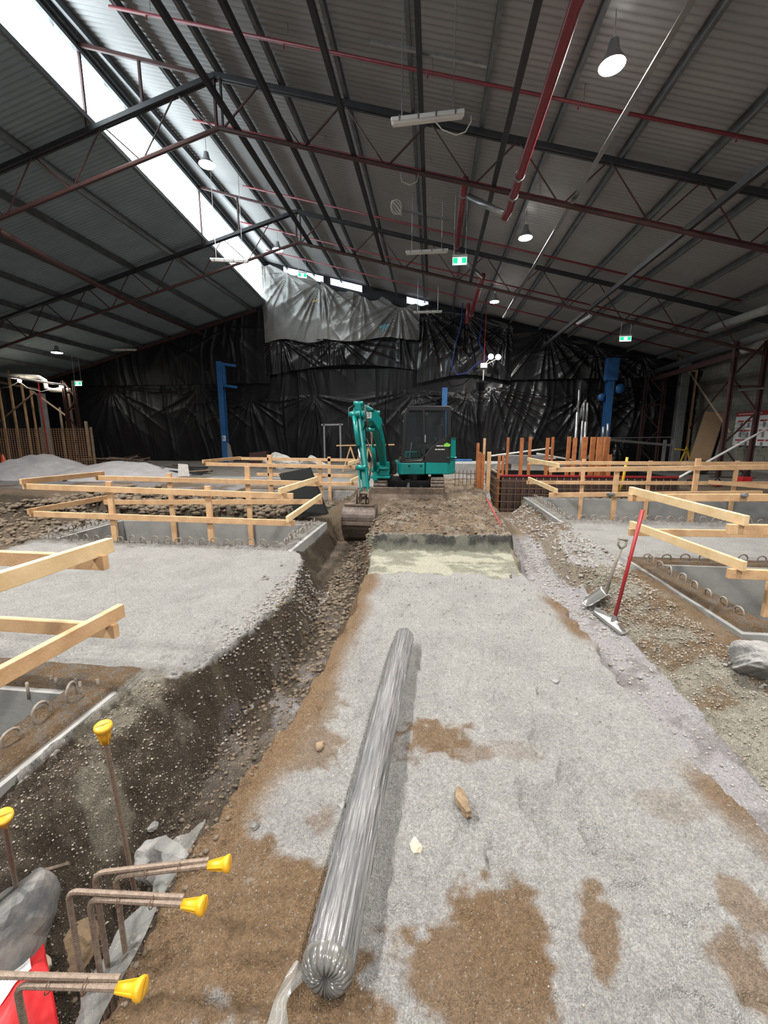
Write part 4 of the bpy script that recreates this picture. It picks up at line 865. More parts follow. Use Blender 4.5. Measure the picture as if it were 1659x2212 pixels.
# cab shell
def sprof(poly, l0, th, m, name, bev=.01): return MB().prism([W(f, l0, z) for f, z in poly], ld*th).build(name, m, EX, bevel=bev)
CT = 2.38
for l0, th in ((.70, .06), (-.04, .05)):
    sprof([(.46, 1.0), (.41, 2.22), (.33, CT-.04), (.25, CT), (.25, CT-.09), (.32, 2.2), (.37, 1.06), (.37, 1.0)], l0, th, 'mblack', 'cab_pillar')
    sprof([(-.10, 1.05), (-.07, 2.28), (-.13, 2.28), (-.16, 1.05)], l0, th, 'mblack', 'cab_pillar')
    sprof([(-.80, 1.0), (-.78, CT-.05), (-.68, 2.28), (-.70, 1.75), (-.68, 1.6)], l0, th, 'mblack', 'cab_pillar')
    sprof([(.33, 2.28), (.25, CT), (-.72, CT), (-.78, CT-.06), (-.72, 2.28)], l0, th, 'mblack', 'roof_rail')
    sprof([(.46, 1.0), (.46, 1.08), (-.02, 1.10), (-.16, 1.2), (-.30, 1.38), (-.66, 1.66), (-.80, 1.75), (-.80, 1.0)], l0, th, 'mblack', 'lower_panel')
    sprof([(.40, 1.06), (.34, 2.27), (-.08, 2.27), (-.10, 1.10)], l0+th*.4, .012, 'sglass', 'door_glass', 0)
    sprof([(-.14, 1.2), (-.14, 2.27), (-.70, 2.27), (-.70, 1.70), (-.30, 1.38)], l0+th*.4, .012, 'sglass', 'rear_side_glass', 0)
MB().prism([W(.30, -.04, CT-.03), W(-.74, -.04, CT-.03), W(-.74, .76, CT-.03), W(.30, .76, CT-.03)], (0, 0, .05)).build('cab_roof', 'mblack', EX, bevel=.02)
MB().prism([W(.45, 0, 1.05), W(.45, .70, 1.05), W(.36, .70, 2.27), W(.36, 0, 2.27)], hd*.01).build('windscreen', 'sglass', EX)
MB().prism([W(-.76, 0, 1.7), W(-.76, .70, 1.7), W(-.74, .70, 2.3), W(-.74, 0, 2.3)], hd*.01).build('rear_glass', 'sglass', EX)
ebox(MB(), .42, .35, 1.02, (.12, .7, .1)).build('cab_sill', 'mblack', EX)
b = MB(); ebox(b, -.35, .35, 1.32, (.45, .45, .14)); ebox(b, -.58, .35, 1.65, (.12, .42, .6)); ebox(b, -.6, .35, 2.02, (.09, .24, .18)); b.build('operator_seat', 'seat', EX, bevel=.04)
for l in (.08, .62):
    b = MB(); b.tube([W(-.05, l, 1.1), W(-.02, l, 1.55)], .018, 6); b.lathe([(0, 0), (.03, .02), (.028, .09), (0, .12)], W(-.02, l, 1.53), n=8); ebox(b, -.2, l, 1.4, (.35, .1, .1)); b.build('control_lever', 'seat', EX)
b = MB(); b.tube([W(.2, .3, 1.1), W(.15, .3, 1.5)], .012, 6); b.tube([W(.2, .4, 1.1), W(.15, .4, 1.5)], .012, 6); b.build('travel_lever', 'galv', EX)
b = MB(); b.tube([W(.47, .6, 2.0), W(.52, .74, 2.1), W(.5, .74, 2.3)], .012, 6); b.box(W(.5, .72, 2.3), (.03, .1, .06)); b.build('work_lamp_bracket', 'mblack', EX)
b = MB(); b.tube([W(.44, .73, 1.15), W(.47, .79, 1.2), W(.43, .79, 2.0), W(.40, .73, 2.05)], .012, 6); b.build('grab_rail', 'mblack', EX)
ebox(MB(), -.14, .77, 1.6, (.03, .03, .18)).build('door_handle', 'chrome', EX)
# decals
for dz, ww, mm in ((1.42, .16, 'white'), (1.33, .22, 'white')):
    b = MB(); k = 0
    for i in range(9): ebox(b, -.52-ww/2+i*ww/8.0, .765, dz, (ww/14, .004, .028 if i % 3 else .02))
    b.build('decal_lettering', mm, EX)
b = MB(); b.prism([W(-.62, .762, 1.40), W(-.76, .762, 1.40), W(-.79, .762, 1.45), W(-.70, .762, 1.5), W(-.62, .762, 1.46)], ld*.004); b.build('decal_leaf', 'lime', EX)
b = MB(); b.prism([W(.42, .762, 1.03), W(-.05, .762, 1.05), W(-.1, .762, 1.10), W(.0, .762, 1.065)], ld*.005); b.build('decal_stripe', 'galv', EX)
b = MB()
for f in (.25, -.05): b.lathe([(.03, 0), (.0, .008)], W(f, .76, .92), ld, 12)
b.build('skirt_bolt', 'mblack', EX)
# swing bracket and boom
Ft = Vector((-1.23, 10.55, .95)); K1 = Vector((-1.24, 10.05, 1.5)); K2 = Vector((-1.27, 9.6, 1.92)); K3 = Vector((-1.36, 9.15, 2.10)); Tp = Vector((-1.50, 8.5, 2.08)); En = Vector((-1.27, 7.98, .66))
sd = Vector((.985, -.17, 0)).normalized()
b = MB(); b.box((-1.22, 10.65, .84), (.3, .35, .34)); b.box((-1.30, 10.5, .64), (.5, .22, .06)); b.box((-1.30, 10.5, .86), (.42, .2, .05)); b.lathe([(0, -.2), (.07, -.2), (.07, .2), (0, .2)], (-1.42, 10.45, .75), n=12); b.build('swing_bracket', 'teal', EX, bevel=.015)
MB().box((-1.02, 10.75, .85), (.2, .3, .3)).build('swing_mount', 'mblack', EX, bevel=.02)
bm = MB().sweep([Ft, K1, K2, K3, Tp], [.15, .17, .18, .17, .15], [.14, .26, .34, .27, .14], sd).build('boom', 'teal', EX, bevel=.015)
# white lettering on the boom side facing the camera
ux = (Tp-K3).normalized(); uz = sd.cross(ux).normalized()
if uz.z < 0: uz = -uz
side = sd
def boomletters(face):
    b = MB(); o0 = K3.lerp(Tp, .92)+face*.092; ux = -(Tp-K3).normalized()
    strokes = {'K': [((0, 0), (0, 1)), ((0, .5), (.6, 1)), ((0, .5), (.6, 0))], 'O': [((0, 0), (0, 1)), ((0, 1), (.6, 1)), ((.6, 1), (.6, 0)), ((.6, 0), (0, 0))], 'B': [((0, 0), (0, 1)), ((0, 1), (.55, .85)), ((.55, .85), (0, .5)), ((0, .5), (.6, .3)), ((.6, .3), (0, 0))], 'E': [((0, 0), (0, 1)), ((0, 1), (.6, 1)), ((0, .5), (.5, .5)), ((0, 0), (.6, 0))], 'L': [((0, 0), (0, 1)), ((0, 0), (.6, 0))], 'C': [((.6, 1), (0, 1)), ((0, 1), (0, 0)), ((0, 0), (.6, 0))]}
    x = 0
    for ch in 'KOBELCO':
        for a, c in strokes[ch]:
            A_ = o0+ux*(.085*(x+a[0]*.75))+uz*(.11*(a[1]-.5)); B2 = o0+ux*(.085*(x+c[0]*.75))+uz*(.11*(c[1]-.5)); b.beam(A_, B2, .022, .004, face)
        x += .78
    return b
boomletters(sd).build('boom_lettering', 'white', bm, org=ORG[bm.name])
def ram(a, c, m='teal', r=.05, split=.6, name='hydraulic_cylinder'):
    a, c = Vector(a), Vector(c); mid = a.lerp(c, split)
    cy = MB().tube([a, mid], r, 12).build(name, m, EX, smooth=True); b = MB().tube([mid, c], r*.5, 10); b.build('rod', 'chrome', cy, smooth=True, org=ORG[cy.name])
    b = MB(); b.lathe([(0, -.09), (.055, -.09), (.055, .09), (0, .09)], a, sd, 12); b.lathe([(0, -.09), (.05, -.09), (.05, .09), (0, .09)], c, sd, 12); b.build('pivot_pin', m, cy, smooth=True, org=ORG[cy.name])
ram((-1.42, 10.42, .82), K2+Vector((-.1, -.25, -.12)), r=.055)
ram(K2+Vector((-.02, -.02, .25)), Tp+Vector((.0, .02, .22)), r=.058, split=.62)
for K in (K2+Vector((-.02, -.02, .2)), Tp+Vector((.0, .02, .16))):
    MB().box(K, (.12, .14, .16)).build('cylinder_bracket', 'teal', EX, bevel=.02)
# arm
At = Tp+Vector((-.03, .12, .20))
ar = MB().sweep([At, Tp+Vector((0, 0, -.08)), Tp.lerp(En, .45), En], [.14, .16, .14, .12], [.12, .27, .2, .12], sd).build('arm', 'teal', EX, bevel=.012)
for s in (-1, 1): 
    p = Tp+sd*(.11*s); b = MB(); b.lathe([(0, -.02), (.08, -.02), (.08, .02), (0, .02)], p, sd, 14); b.build('pivot_pin', 'teal', EX, smooth=True)
ram(Tp+Vector((-.06, -.17, .0)), Tp.lerp(En, .72)+Vector((-.03, -.14, 0)), r=.045)
lk = MB(); p1 = Tp.lerp(En, .74)+Vector((-.02, -.13, 0)); p2 = En+Vector((-.0, .0, 0))
for s in (-1, 1): lk.beam(p1+sd*.07*s, En+Vector((-.02, -.12, -.06))+sd*.07*s, .02, .06); lk.beam(p1+sd*.07*s, Tp.lerp(En, .88)+sd*.07*s, .02, .06)
lk.build('bucket_link', 'teal', EX, bevel=.006)
qh = MB(); c0 = En+Vector((-.02, -.04, -.12))
for s in (-1, 1): qh.prism([c0+sd*(.08*s)+Vector((0, a, z)) for a, z in ((.14, .12), (-.16, .1), (-.2, -.02), (-.1, -.15), (.12, -.15), (.18, 0))], sd*(.025*s))
qh.tube([c0-sd*.11+Vector((0, -.12, .04)), c0+sd*.11+Vector((0, -.12, .04))], .03, 10); qh.tube([c0-sd*.11+Vector((0, .1, -.08)), c0+sd*.11+Vector((0, .1, -.08))], .03, 10)
qh.build('quick_hitch', 'muddy', EX, bevel=.005)
# hoses
for k, (o1, o2) in enumerate(((.1, .0), (-.1, .05), (.12, .08))):
    a = K3+sd*o1+Vector((0, 0, .12)); c = Tp+sd*o1+Vector((0, -.08, -.35-.2*k)); m_ = Tp+sd*(o1*1.6)+Vector((0, -.16-o2, .12))
    MB().tube([a, a.lerp(m_, .6)+Vector((0, 0, .1)), m_, m_.lerp(c, .5)+sd*o1*.6, c], .013, 6).build('hydraulic_hose', 'blackhose', EX, smooth=True)
for s in (.12, .15):
    MB().tube([K2+sd*s, K1+sd*(s+.04)+Vector((0, 0, -.1)), Ft+sd*(s+.1)+Vector((0, -.1, -.1)), Ft+Vector((.15, .1, -.25))], .014, 6).build('hydraulic_hose', 'blackhose', EX, smooth=True)
MB().tube([Tp.lerp(En, .3)+sd*.1, Tp.lerp(En, .55)+sd*.2, Tp.lerp(En, .75)+sd*.13, Tp.lerp(En, .9)+sd*.08], .012, 6).build('hydraulic_hose', 'blackhose', EX, smooth=True)
# bucket (opening turned back towards the machine)
BC = Vector((-1.38, 7.93, .02)); bw = .62; sx = Vector((1, -.05, 0)).normalized()
prof = [(.12, .31), (-.06, .31)]+[(-.06-.25*math.sin(a)*.9, .06+.25*math.cos(a)) for a in [PI*k/14 for k in range(1, 8)]]+[(-.26, -.12), (-.16, -.30), (-.02, -.42)]
b = MB(); inner = [(p[0]+.02, p[1]-.02) for p in prof]
outer3 = [BC-sx*bw/2+Vector((0, y, z)) for y, z in prof]; 
for i in range(len(prof)-1):
    a, c = prof[i], prof[i+1]; q = [BC-sx*bw/2+Vector((0, y, z)) for y, z in (a, c, (c[0]+.02, c[1]-.005), (a[0]+.02, a[1]-.02))]
    b.prism(q, sx*bw)
b.build('bucket_shell', 'bucket', EX, smooth=False, bevel=0)
for s in (-1, 1):
    poly = [(.12, .31), (-.06, .31), (-.2, .26), (-.29, .12), (-.30, -.02), (-.26, -.14), (-.02, -.42), (.10, -.2), (.16, .05)]
    MB().prism([BC+sx*(s*bw/2)+Vector((0, y, z)) for y, z in poly], sx*(.018*s)).build('bucket_side', 'bucket', EX, bevel=.004)
    MB().prism([BC+sx*(s*.09)+Vector((0, y, z)) for y, z in ((.12, .30), (.1, .52), (-.02, .52), (-.12, .28))], sx*.02).build('bucket_ear', 'bucket', EX)
MB().beam(BC+sx*(-.31)+Vector((0, -.30, -.0)), BC+sx*.31+Vector((0, -.30, -.0)), .03, .06).build('wear_strip', 'muddy', EX)
MB().beam(BC+sx*(-.3)+Vector((0, -.02, .33)), BC+sx*.3+Vector((0, -.02, .33)), .2, .03).build('wear_strip', 'muddy', EX)

# ------------------------------------------------------------------ items in the middle
# wrapped polythene roll
RA = Vector((-.282, .955, .078)); RB = Vector((-.195, 3.10, .078)); ax = (RB-RA).normalized(); u0 = ax.orthogonal().normalized(); w0 = ax.cross(u0)
def roll_mesh(r0, seed, nth=120, nl=150, wr=.0085, z_sq=True):
    th = np.linspace(0, 2*PI, nth, endpoint=False); tt = np.linspace(0, 1, nl); T_, A_ = np.meshgrid(tt, th, indexing='ij'); A_ = np.abs(A_-PI)*1.15+.4
    r = r0*(1-.07*T_)+wr*((1-np.abs(2*vn(A_*4.5+.9*vn(A_*0, T_*3, 5), T_*1.6, seed)-1))**3-.3)*1.2+wr*.9*((1-np.abs(2*vn(A_*9, T_*5+A_*.7, seed+3)-1))**4)+.0035*fbm(A_*3, T_*14, 3, seed+5)
    V = []
    for i in range(nl):
        p = RA.lerp(RB, tt[i])
        for j in range(nth): a = th[j]; V.append(p+(u0*math.cos(a)+w0*math.sin(a))*float(r[i, j]))
    Fc = [(i*nth+j, i*nth+(j+1) % nth, (i+1)*nth+(j+1) % nth, (i+1)*nth+j) for i in range(nl-1) for j in range(nth)]
    return V, Fc
# fix seam by mirroring noise angle: use periodic angle
V, Fc = roll_mesh(.072, 4)
t = thing('polythene_roll', (RA.x, RA.y, 0), 'clear polythene wrapped roll lying lengthwise on the gravel strip', 'plastic roll')
b = MB(); b.add(V, Fc); n0 = 120
b.f.append(tuple(range((150-1)*120, 150*120)))
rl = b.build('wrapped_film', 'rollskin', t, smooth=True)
# gathered star end
b = MB(); NB = 240
for i, (rr, zz) in enumerate(((.0800, .025), (.0785, -.004), (.060, -.018), (.035, -.020), (.018, -.016), (.006, -.006), (.002, -.012))):
    for j in range(NB):
        a = 2*PI*j/NB; wv = (abs(math.sin(a*11+1.3*math.sin(3*a)))**.5)*.011*(1 if i in (2, 3, 4) else .3); b.v.append(RA+ax*(zz-wv)+(u0*math.cos(a)+w0*math.sin(a))*rr)
for i in range(6):
    for j in range(NB): b.f.append((i*NB+j, i*NB+(j+1) % NB, (i+1)*NB+(j+1) % NB, (i+1)*NB+j))
b.build('gathered_end', mat('gathered_film', (.17, .165, .15), .15, 0, vscale=30, col2=(.08, .08, .08), spec=.9), t, smooth=True)
# film membrane strips on the edge
def strip(name, path, wv, m, label, cat='plastic sheet', seed=1, nseg=60, nw=8):
    b = MB(); P = [Vector(p) for p in path]
    seg = [0]; 
    for i in range(1, len(P)): seg.append(seg[-1]+(P[i]-P[i-1]).length)
    def pt(s):
        for i in range(1, len(P)):
            if s <= seg[i]+1e-9: k = (s-seg[i-1])/(seg[i]-seg[i-1]); return P[i-1].lerp(P[i], k)
        return P[-1]
    for i in range(nseg+1):
        p = pt(seg[-1]*i/nseg)
        for j in range(nw+1):
            k = j/nw; off = Vector(wv)*k*(1+.3*math.sin(i*.25+seed)+.12*math.sin(i*.7)); b.v.append(p+off+Vector((0, 0, .004*math.sin(i*.5+j*1.3)+.006*math.sin(j*1.1+i*.23))))
    for i in range(nseg):
        for j in range(nw): a = i*(nw+1)+j; b.f.append((a, a+1, a+nw+2, a+nw+1))
    return tag(b.build(name, m, smooth=True), label, cat)
strip('membrane_strip', [(-.93, 1.42, .03), (-.92, 1.25, .035), (-.93, 1.1, .03), (-.90, .95, .035), (-.90, .82, .03), (-.86, .62, .03), (-.84, .4, .03)], (-.15, .02, -.12), 'poly', 'clear polythene membrane hanging over the trench edge at lower left')
strip('membrane_scrap', [(-.40, 1.0, .02), (-.43, .9, .02), (-.43, .75, .02)], (.06, .0, .0), 'poly', 'loose clear polythene tail at the near end of the roll', seed=3, nseg=20)
def rock(name, c, d, m, label, seed=0, sub=3, cat='stone', rz=0, group=None, cut=0, rough=.35):
    import bmesh
    bm = bmesh.new(); bmesh.ops.create_icosphere(bm, subdivisions=sub, radius=1)
    rnd = random.Random(seed); pl = [(Vector((rnd.uniform(-1, 1), rnd.uniform(-1, 1), rnd.uniform(-1, 1))).normalized(), rnd.uniform(.55, .85)) for _ in range(9)]
    for v in bm.verts:
        p = v.co.copy()
        for nrm_, dd in pl:
            e = p.dot(nrm_)-dd
            if e > 0: p -= nrm_*e
        q = p*(1+rough*float(fbm(np.array([p.x*2+seed]), np.array([p.y*2+p.z*1.7]), 3, seed)[0])); v.co = Vector((q.x*d[0], q.y*d[1], q.z*d[2]))
    me = bpy.data.meshes.new(name); bm.to_mesh(me); bm.free(); me.materials.append(MT[m])
    o = bpy.data.objects.new(name, me); COL.objects.link(o); o.location = c; o.rotation_euler = (0, 0, rz)
    return tag(o, label, cat, group) if label else o
p = atz(995, 1740, 0); rock('clay_lump', (p.x, p.y, .025), (.032, .078, .040), 'stone', 'rough brown clay lump on the gravel right of the roll', 12, 4, rz=.3, rough=.75)
for i, (px, py, s, m, lab) in enumerate(((900, 1830, .026, 'pale', 'small pale stone pressed into the gravel below the clay lump'), (738, 1735, .022, 'rock', 'small grey stone touching the left side of the roll'), (690, 1612, .03, 'stone', 'flat brown clod left of the roll'),
        (330, 1775, .03, 'rock', 'round grey pebble in the left trench'), (1198, 1470, .03, 'rock', 'small grey stone on the gravel near the right edge'), (552, 1788, .02, 'slate', 'dark chip near the brown left edge of the strip'), (1110, 1238, .06, 'slate', 'dark clod at the right end of the pale limed band'), (1245, 1540, .022, 'rock', 'tiny stone on the right half of the gravel strip'))):
    z = -.5 if px == 330 else 0; p = atz(px, py, z); g = gz(p.x, p.y); rock('stone', (p.x, p.y, g+s*.25), (s, s*1.3, s*.6), m, lab, 10+i, 3)
# mattock, shovel, red rod
t = thing('mattock', (1.84, 4.17, -.25), 'long red handled mattock standing upright in the right trench', 'mattock')
mb_, mt_ = Vector((1.86, 4.2, -.20)), Vector((2.05, 4.27, .945))
MB().tube([mb_, mb_.lerp(mt_, .5), mt_], [.019, .016, .019], 10).build('handle', 'redtool', t, smooth=True)
b = MB(); b.prism([Vector((1.80, 4.55, -.21)), Vector((1.86, 4.2, -.19)), Vector((1.89, 3.98, -.215)), Vector((1.84, 3.98, -.235)), Vector((1.80, 4.2, -.235)), Vector((1.76, 4.5, -.235))], (.012, 0, .022)); b.build('head', 'brightgalv', t, bevel=.003)
MB().tube([mb_, mb_.lerp(mt_, .06)], .027, 10).build('socket', 'galv', t)
t = thing('shovel', (1.85, 4.72, -.25), 'muddy shovel with a D handle leaning on the right trench bank', 'shovel')
s0, s1 = Vector((1.98, 4.72, -.08)), Vector((2.10, 4.75, .42)); 
MB().tube([s0, s0.lerp(s1, .5)+Vector((-.012, 0, 0)), s1], .018, 8).build('shaft', 'conc2', t, smooth=True)
b = MB(); b.tube([s1, s1+Vector((-.035, 0, .05)), s1+Vector((-.03, 0, .12))], .012, 6); b.tube([s1, s1+Vector((.045, 0, .04)), s1+Vector((.05, 0, .1))], .012, 6); b.tube([s1+Vector((-.04, 0, .12)), s1+Vector((.06, 0, .1))], .014, 6); b.build('grip', 'conc2', t, smooth=True)
b = MB(); nW, nL = 8, 10
for i in range(nL+1):
    k = i/nL; c = s0.lerp(Vector((1.74, 4.66, -.235)), k); wd = .11*(1-.1*k) if k < .7 else .10*(1-((k-.7)/.3)**2*.5)
    for j in range(nW+1):
        a = (j/nW-.5)*2; b.v.append(c+Vector((0, 1, .0))*a*wd+Vector((-.3, 0, 1))*(.03*a*a))
for i in range(nL):
    for j in range(nW): q = i*(nW+1)+j; b.f.append((q, q+1, q+nW+2, q+nW+1))
o = b.build('blade', 'brightgalv', t, smooth=True); sl = o.modifiers.new('thick', 'SOLIDIFY'); sl.thickness = .004
p, q = aty(1052, 1078, 7.9), atz(1108, 1185, -.2); tag(MB().tube([p, q], .014, 8).build('red_rod', 'redtool', smooth=True), 'thin dark red bar leaning on the right edge of the earth step', 'bar')

# ------------------------------------------------------------------ foreground bars with yellow caps
def cap(parent, p, d, s=1.0):
    b = MB(); n = 24; prof = [(.0105, -.058), (.013, -.06), (.0155, -.03), (.017, -.008), (.026, .004), (.029, .012), (.029, .019), (.024, .023), (.0, .021)]
    b.lathe([(r*s, z*s) for r, z in prof], p, d, n)
    o = b.build('safety_cap', 'yellow', parent, smooth=True, bevel=0)
    dd = Vector(d).normalized(); u = dd.orthogonal().normalized(); w_ = dd.cross(u); r = MB()
    for k in range(4):
        a = PI/2*k+.3; e = u*math.cos(a)+w_*math.sin(a); r.prism([p+dd*(-.058*s)+e*.010*s, p+dd*(-.058*s)+e*.0165*s, p+dd*(.006*s)+e*.026*s, p+dd*(.006*s)+e*.012*s], dd.cross(e)*.004*s)
    r.build('rib', 'yellow', o, org=ORG[o.name])
    r = MB(); r.prism([p+dd*.021*s-u*.024*s, p+dd*.021*s+u*.024*s, p+dd*.0235*s+u*.024*s, p+dd*.0235*s-u*.024*s], w_*.004*s); r.build('slot', mat('cap_slot', (.35, .2, .01), .6), o, org=ORG[o.name])
def bar_pts(P, r=.012, twist=1): return P
def rebar(parent, pts, r=.0078, name='bar'):
    # ribbed bar: alternate radii along the path
    Q = []; R_ = []
    for i in range(len(pts)-1):
        a, c = Vector(pts[i]), Vector(pts[i+1]); n = max(2, int((c-a).length/.004))
        for k in range(n): Q.append(a.lerp(c, k/n)); R_.append(r*(1.0 if (len(Q) % 2) else 1.10))
    Q.append(Vector(pts[-1])); R_.append(r)
    MB().tube(Q, R_, 8).build(name, 'rebar', parent, smooth=False)
def bend(a, corner, c, rad=.035, n=6):
    a, k, c = Vector(a), Vector(corner), Vector(c); d1 = (a-k).normalized(); d2 = (c-k).normalized(); P0, P1 = k+d1*rad, k+d2*rad
    out = [a]
    for i in range(n+1):
        t_ = i/n; out.append(P0*(1-t_)**2+k*2*t_*(1-t_)+P1*t_**2)
    out.append(c); return out
SZ = .30
def stirrup(c1, cend, c2, label, capped=True, x1=None):
    t = thing('starter_stirrup', (atz(*cend, SZ).x, atz(*cend, SZ).y, -.7), label, 'rebar stirrup', 'starter stirrups with yellow caps')
    K = atz(*c1, SZ); E_ = atz(*cend, SZ); K2_ = atz(*c2, SZ-.02); E2 = E_+(E_-K).normalized()*(-.035)+Vector((0, .016, 0.002))
    rebar(t, bend(E2, K, K+Vector((0, 0, -1.0)))); rebar(t, bend(E_, K2_, K2_+Vector((0, 0, -1.0))))
    for k in (.3, .62):
        p = K2_.lerp(E_, k); d = (E_-K2_).normalized(); u = Vector((0, 0, 1)); w_ = d.cross(u)
        MB().tube([p+(u*math.cos(a)*.016+w_*math.sin(a)*.022)+Vector((0, .006, .0)) for a in [2*PI*i/10 for i in range(11)]], .0016, 5, False).build('tie_wire', 'rust', t)
    d = (E_-K2_).normalized(); cap(t, E_+d*.02, d, .84)
stirrup((203, 1886), (470, 1868), (248, 1893), 'farthest of the three bent bar pairs with a yellow cap')
stirrup((146, 1925), (415, 1955), (192, 1942), 'middle one of the three bent bar pairs with a yellow cap')
stirrup((-60, 2105), (278, 2135), (35, 2128), 'nearest of the three bent bar pairs, at the bottom left edge')
def upright(ptop, dpt, pbot, label, s=1.1):
    a = atd(*ptop, dpt); zb = -.72
    c = atz(*pbot, zb); t = thing('capped_upright_bar', c, label, 'rebar', 'upright bars with yellow caps')
    rebar(t, [c, a]); d = (a-c).normalized(); cap(t, a+d*.045, d, s)
upright((228, 1598), 1.42, (322, 2085), 'upright ribbed bar with a yellow cap in front of the left concrete edge', .95)
upright((10, 1780), 1.42, (52, 2010), 'upright bar with a yellow cap cut by the left picture edge', .95)
t = thing('trench_bars', (-1.3, 1.0, -.68), 'thin rusty bars lying crosswise on the near trench floor', 'rebar')
for a, c in (((-1.55, .82, -.62), (-1.0, .84, -.6)), ((-1.5, .62, -.6), (-.98, .64, -.6)), ((-1.62, .55, -.55), (-1.12, 1.05, -.5)), ((-1.9, 1.3, -.3), (-1.62, 1.42, -.28))): MB().tube([a, c], .008, 6).build('bar', 'rebar', t)
# big rocks and red fabric at lower left
def at_rock(px, py, z): return atz(px, py, z)
p = atz(350, 1855, -.42); rock('boulder', p, (.13, .10, .10), 'rock', 'pale grey boulder in the trench behind the bent bars', 41, 4)
p = atz(5, 2010, -.30); rock('concrete_lump', p, (.165, .20, .20), 'slate', 'large dark slate grey broken lump at the left picture edge', 44, 4, rough=.2)
p = atz(150, 2060, -.60); rock('boulder', p, (.12, .12, .09), 'stone', 'brown boulder on the near trench floor behind the bars', 46, 4)
p = atz(88, 2090, -.42); rock('boulder', p, (.04, .035, .05), 'pale', 'small pale stone between the dark lump and the red fabric', 47, 3)
p = atz(1655, 1865, 0); rock('boulder', (1.55, 1.45, -.05), (.08, .14, .06), 'slate', 'dark grey flat stone at the right picture edge', 48, 3)
p = atz(1650, 1440, 0); rock('rubble_lump', (p.x+.08, p.y, -.02), (.26, .24, .17), 'rock', 'pale grey rubble lump at the corner of the near right footing', 52, 5, rough=.8)
b = MB(); c = atz(15, 2215, -.20); N = 40
for i in range(N):
    for j in range(N):
        u_, v_ = i/(N-1)-.5, j/(N-1)-.5
        p = c+Vector((u_*.52-.10, v_*.45+.0+u_*-.40, -.10-.5*(u_*u_)-.25*max(u_, 0)+.05*float(fbm(np.array([u_*5]), np.array([v_*4]), 3, 3)[0]) - .2*v_*v_))
        b.v.append(p)
for i in range(N-1):
    for j in range(N-1): a = i*N+j; b.f.append((a, a+N, a+N+1, a+1))
t = thing('red_safety_bag', c, 'red fabric bag with a torn white print at the bottom left corner', 'bag')
rb = b.build('fabric', 'redcloth', t, smooth=True); s_ = rb.modifiers.new('thick', 'SOLIDIFY'); s_.thickness = .01
b = MB(); pr = []
for i in range(4, 16):
    for j in range(24, 34):
        if (i+((j*7) % 3)) < 20: 
            a = i*N+j; pr.append((a, a+N, a+N+1, a+1))
b.v = [Vector(v.co)+ORG[rb.name]+Vector((0, 0, .008)) for v in rb.data.vertices]; b.f = pr; b.build('white_print', 'white', t)

# ------------------------------------------------------------------ gravel scatter (one uncountable object)
def scatter(name, n, regf, smin, smax, m, label, seed, sub=1):
    import bmesh
    bm = bmesh.new(); bmesh.ops.create_icosphere(bm, subdivisions=1, radius=1); bv = np.array([v.co[:] for v in bm.verts]); bf = np.array([[v.index for v in f.verts] for f in bm.faces]); bm.free()
    rs = np.random.RandomState(seed); V = []; Fa = []; k = 0
    while k < n:
        x, y = regf(rs)
        s = smin+(smax-smin)*rs.rand()**3; s *= min(1.6, max(.6, y*.35)); z = gz(x, y)
        q = bv*(1+.35*(rs.rand(len(bv), 1)-.5))*np.array([s, s*(.7+.5*rs.rand()), s*.6]); a = rs.rand()*6.3; ca, sa = math.cos(a), math.sin(a)
        q = np.stack([q[:, 0]*ca-q[:, 1]*sa+x, q[:, 0]*sa+q[:, 1]*ca+y, q[:, 2]+z+s*.1], -1); V.append(q); Fa.append(bf+k*len(bv)); k += 1
    V = np.concatenate(V); Fa = np.concatenate(Fa); me = bpy.data.meshes.new(name); me.vertices.add(len(V)); me.vertices.foreach_set('co', V.reshape(-1)); me.loops.add(Fa.size); me.loops.foreach_set('vertex_index', Fa.reshape(-1)); me.polygons.add(len(Fa)); me.polygons.foreach_set('loop_start', np.arange(0, Fa.size, 3)); me.update(calc_edges=True)
    me.materials.append(MT[m]); o = bpy.data.objects.new(name, me); COL.objects.link(o); tag(o, label, 'gravel', kind='stuff')
MT['pebm'] = mat('mixed_pebbles', (.34, .31, .26), .85, vscale=30, col2=(.11, .088, .066))
MT['clodm'] = mat('mixed_clods', (.155, .118, .082), .9, vscale=14, col2=(.10, .078, .055))
MT['greyclod'] = mat('grey_clods', (.31, .295, .28), .9, vscale=14, col2=(.19, .17, .15))
scatter('pebbles', 3200, lambda r: (-1.98+.62*r.rand()**1.2, .8+1.65*r.rand()), .0035, .011, 'pebm', 'loose pebbles on the slope below the near left concrete edge', 1)
scatter('pebbles', 6500, lambda r: (1.88+.6*r.rand(), 2.0+3.5*r.rand()), .003, .0095, 'pebm', 'loose pebbles on the right trench bank below the footing', 2)
scatter('soil_clods', 4200, lambda r: (-1.5+.65*r.rand(), .7+7.2*r.rand()**1.1), .004, .024, 'clodm', 'brown clods on the floor and side of the left trench', 3)
scatter('soil_clods', 5500, lambda r: (-9.5+7.1*r.rand(), 7.85+2.3*r.rand()), .01, .06, 'clodm', 'dark clods heaped behind the left guard rail', 4)
scatter('soil_clods', 1500, lambda r: (-1.0+2.3*r.rand(), 6.55+3.6*r.rand()), .006, .022, 'clodm', 'brown clods on the earth in front of the excavator', 5)
scatter('soil_clods', 1800, lambda r: (1.35+.5*r.rand(), 1.6+6.4*r.rand()), .004, .016, 'greyclod', 'grey crumbs on the floor of the right trench', 6)
scatter('soil_clods', 1500, lambda r: (2.3+1.6*r.rand(), 1.2+2.2*r.rand()), .004, .02, 'greyclod', 'greyish rubble at the near right edge', 7)
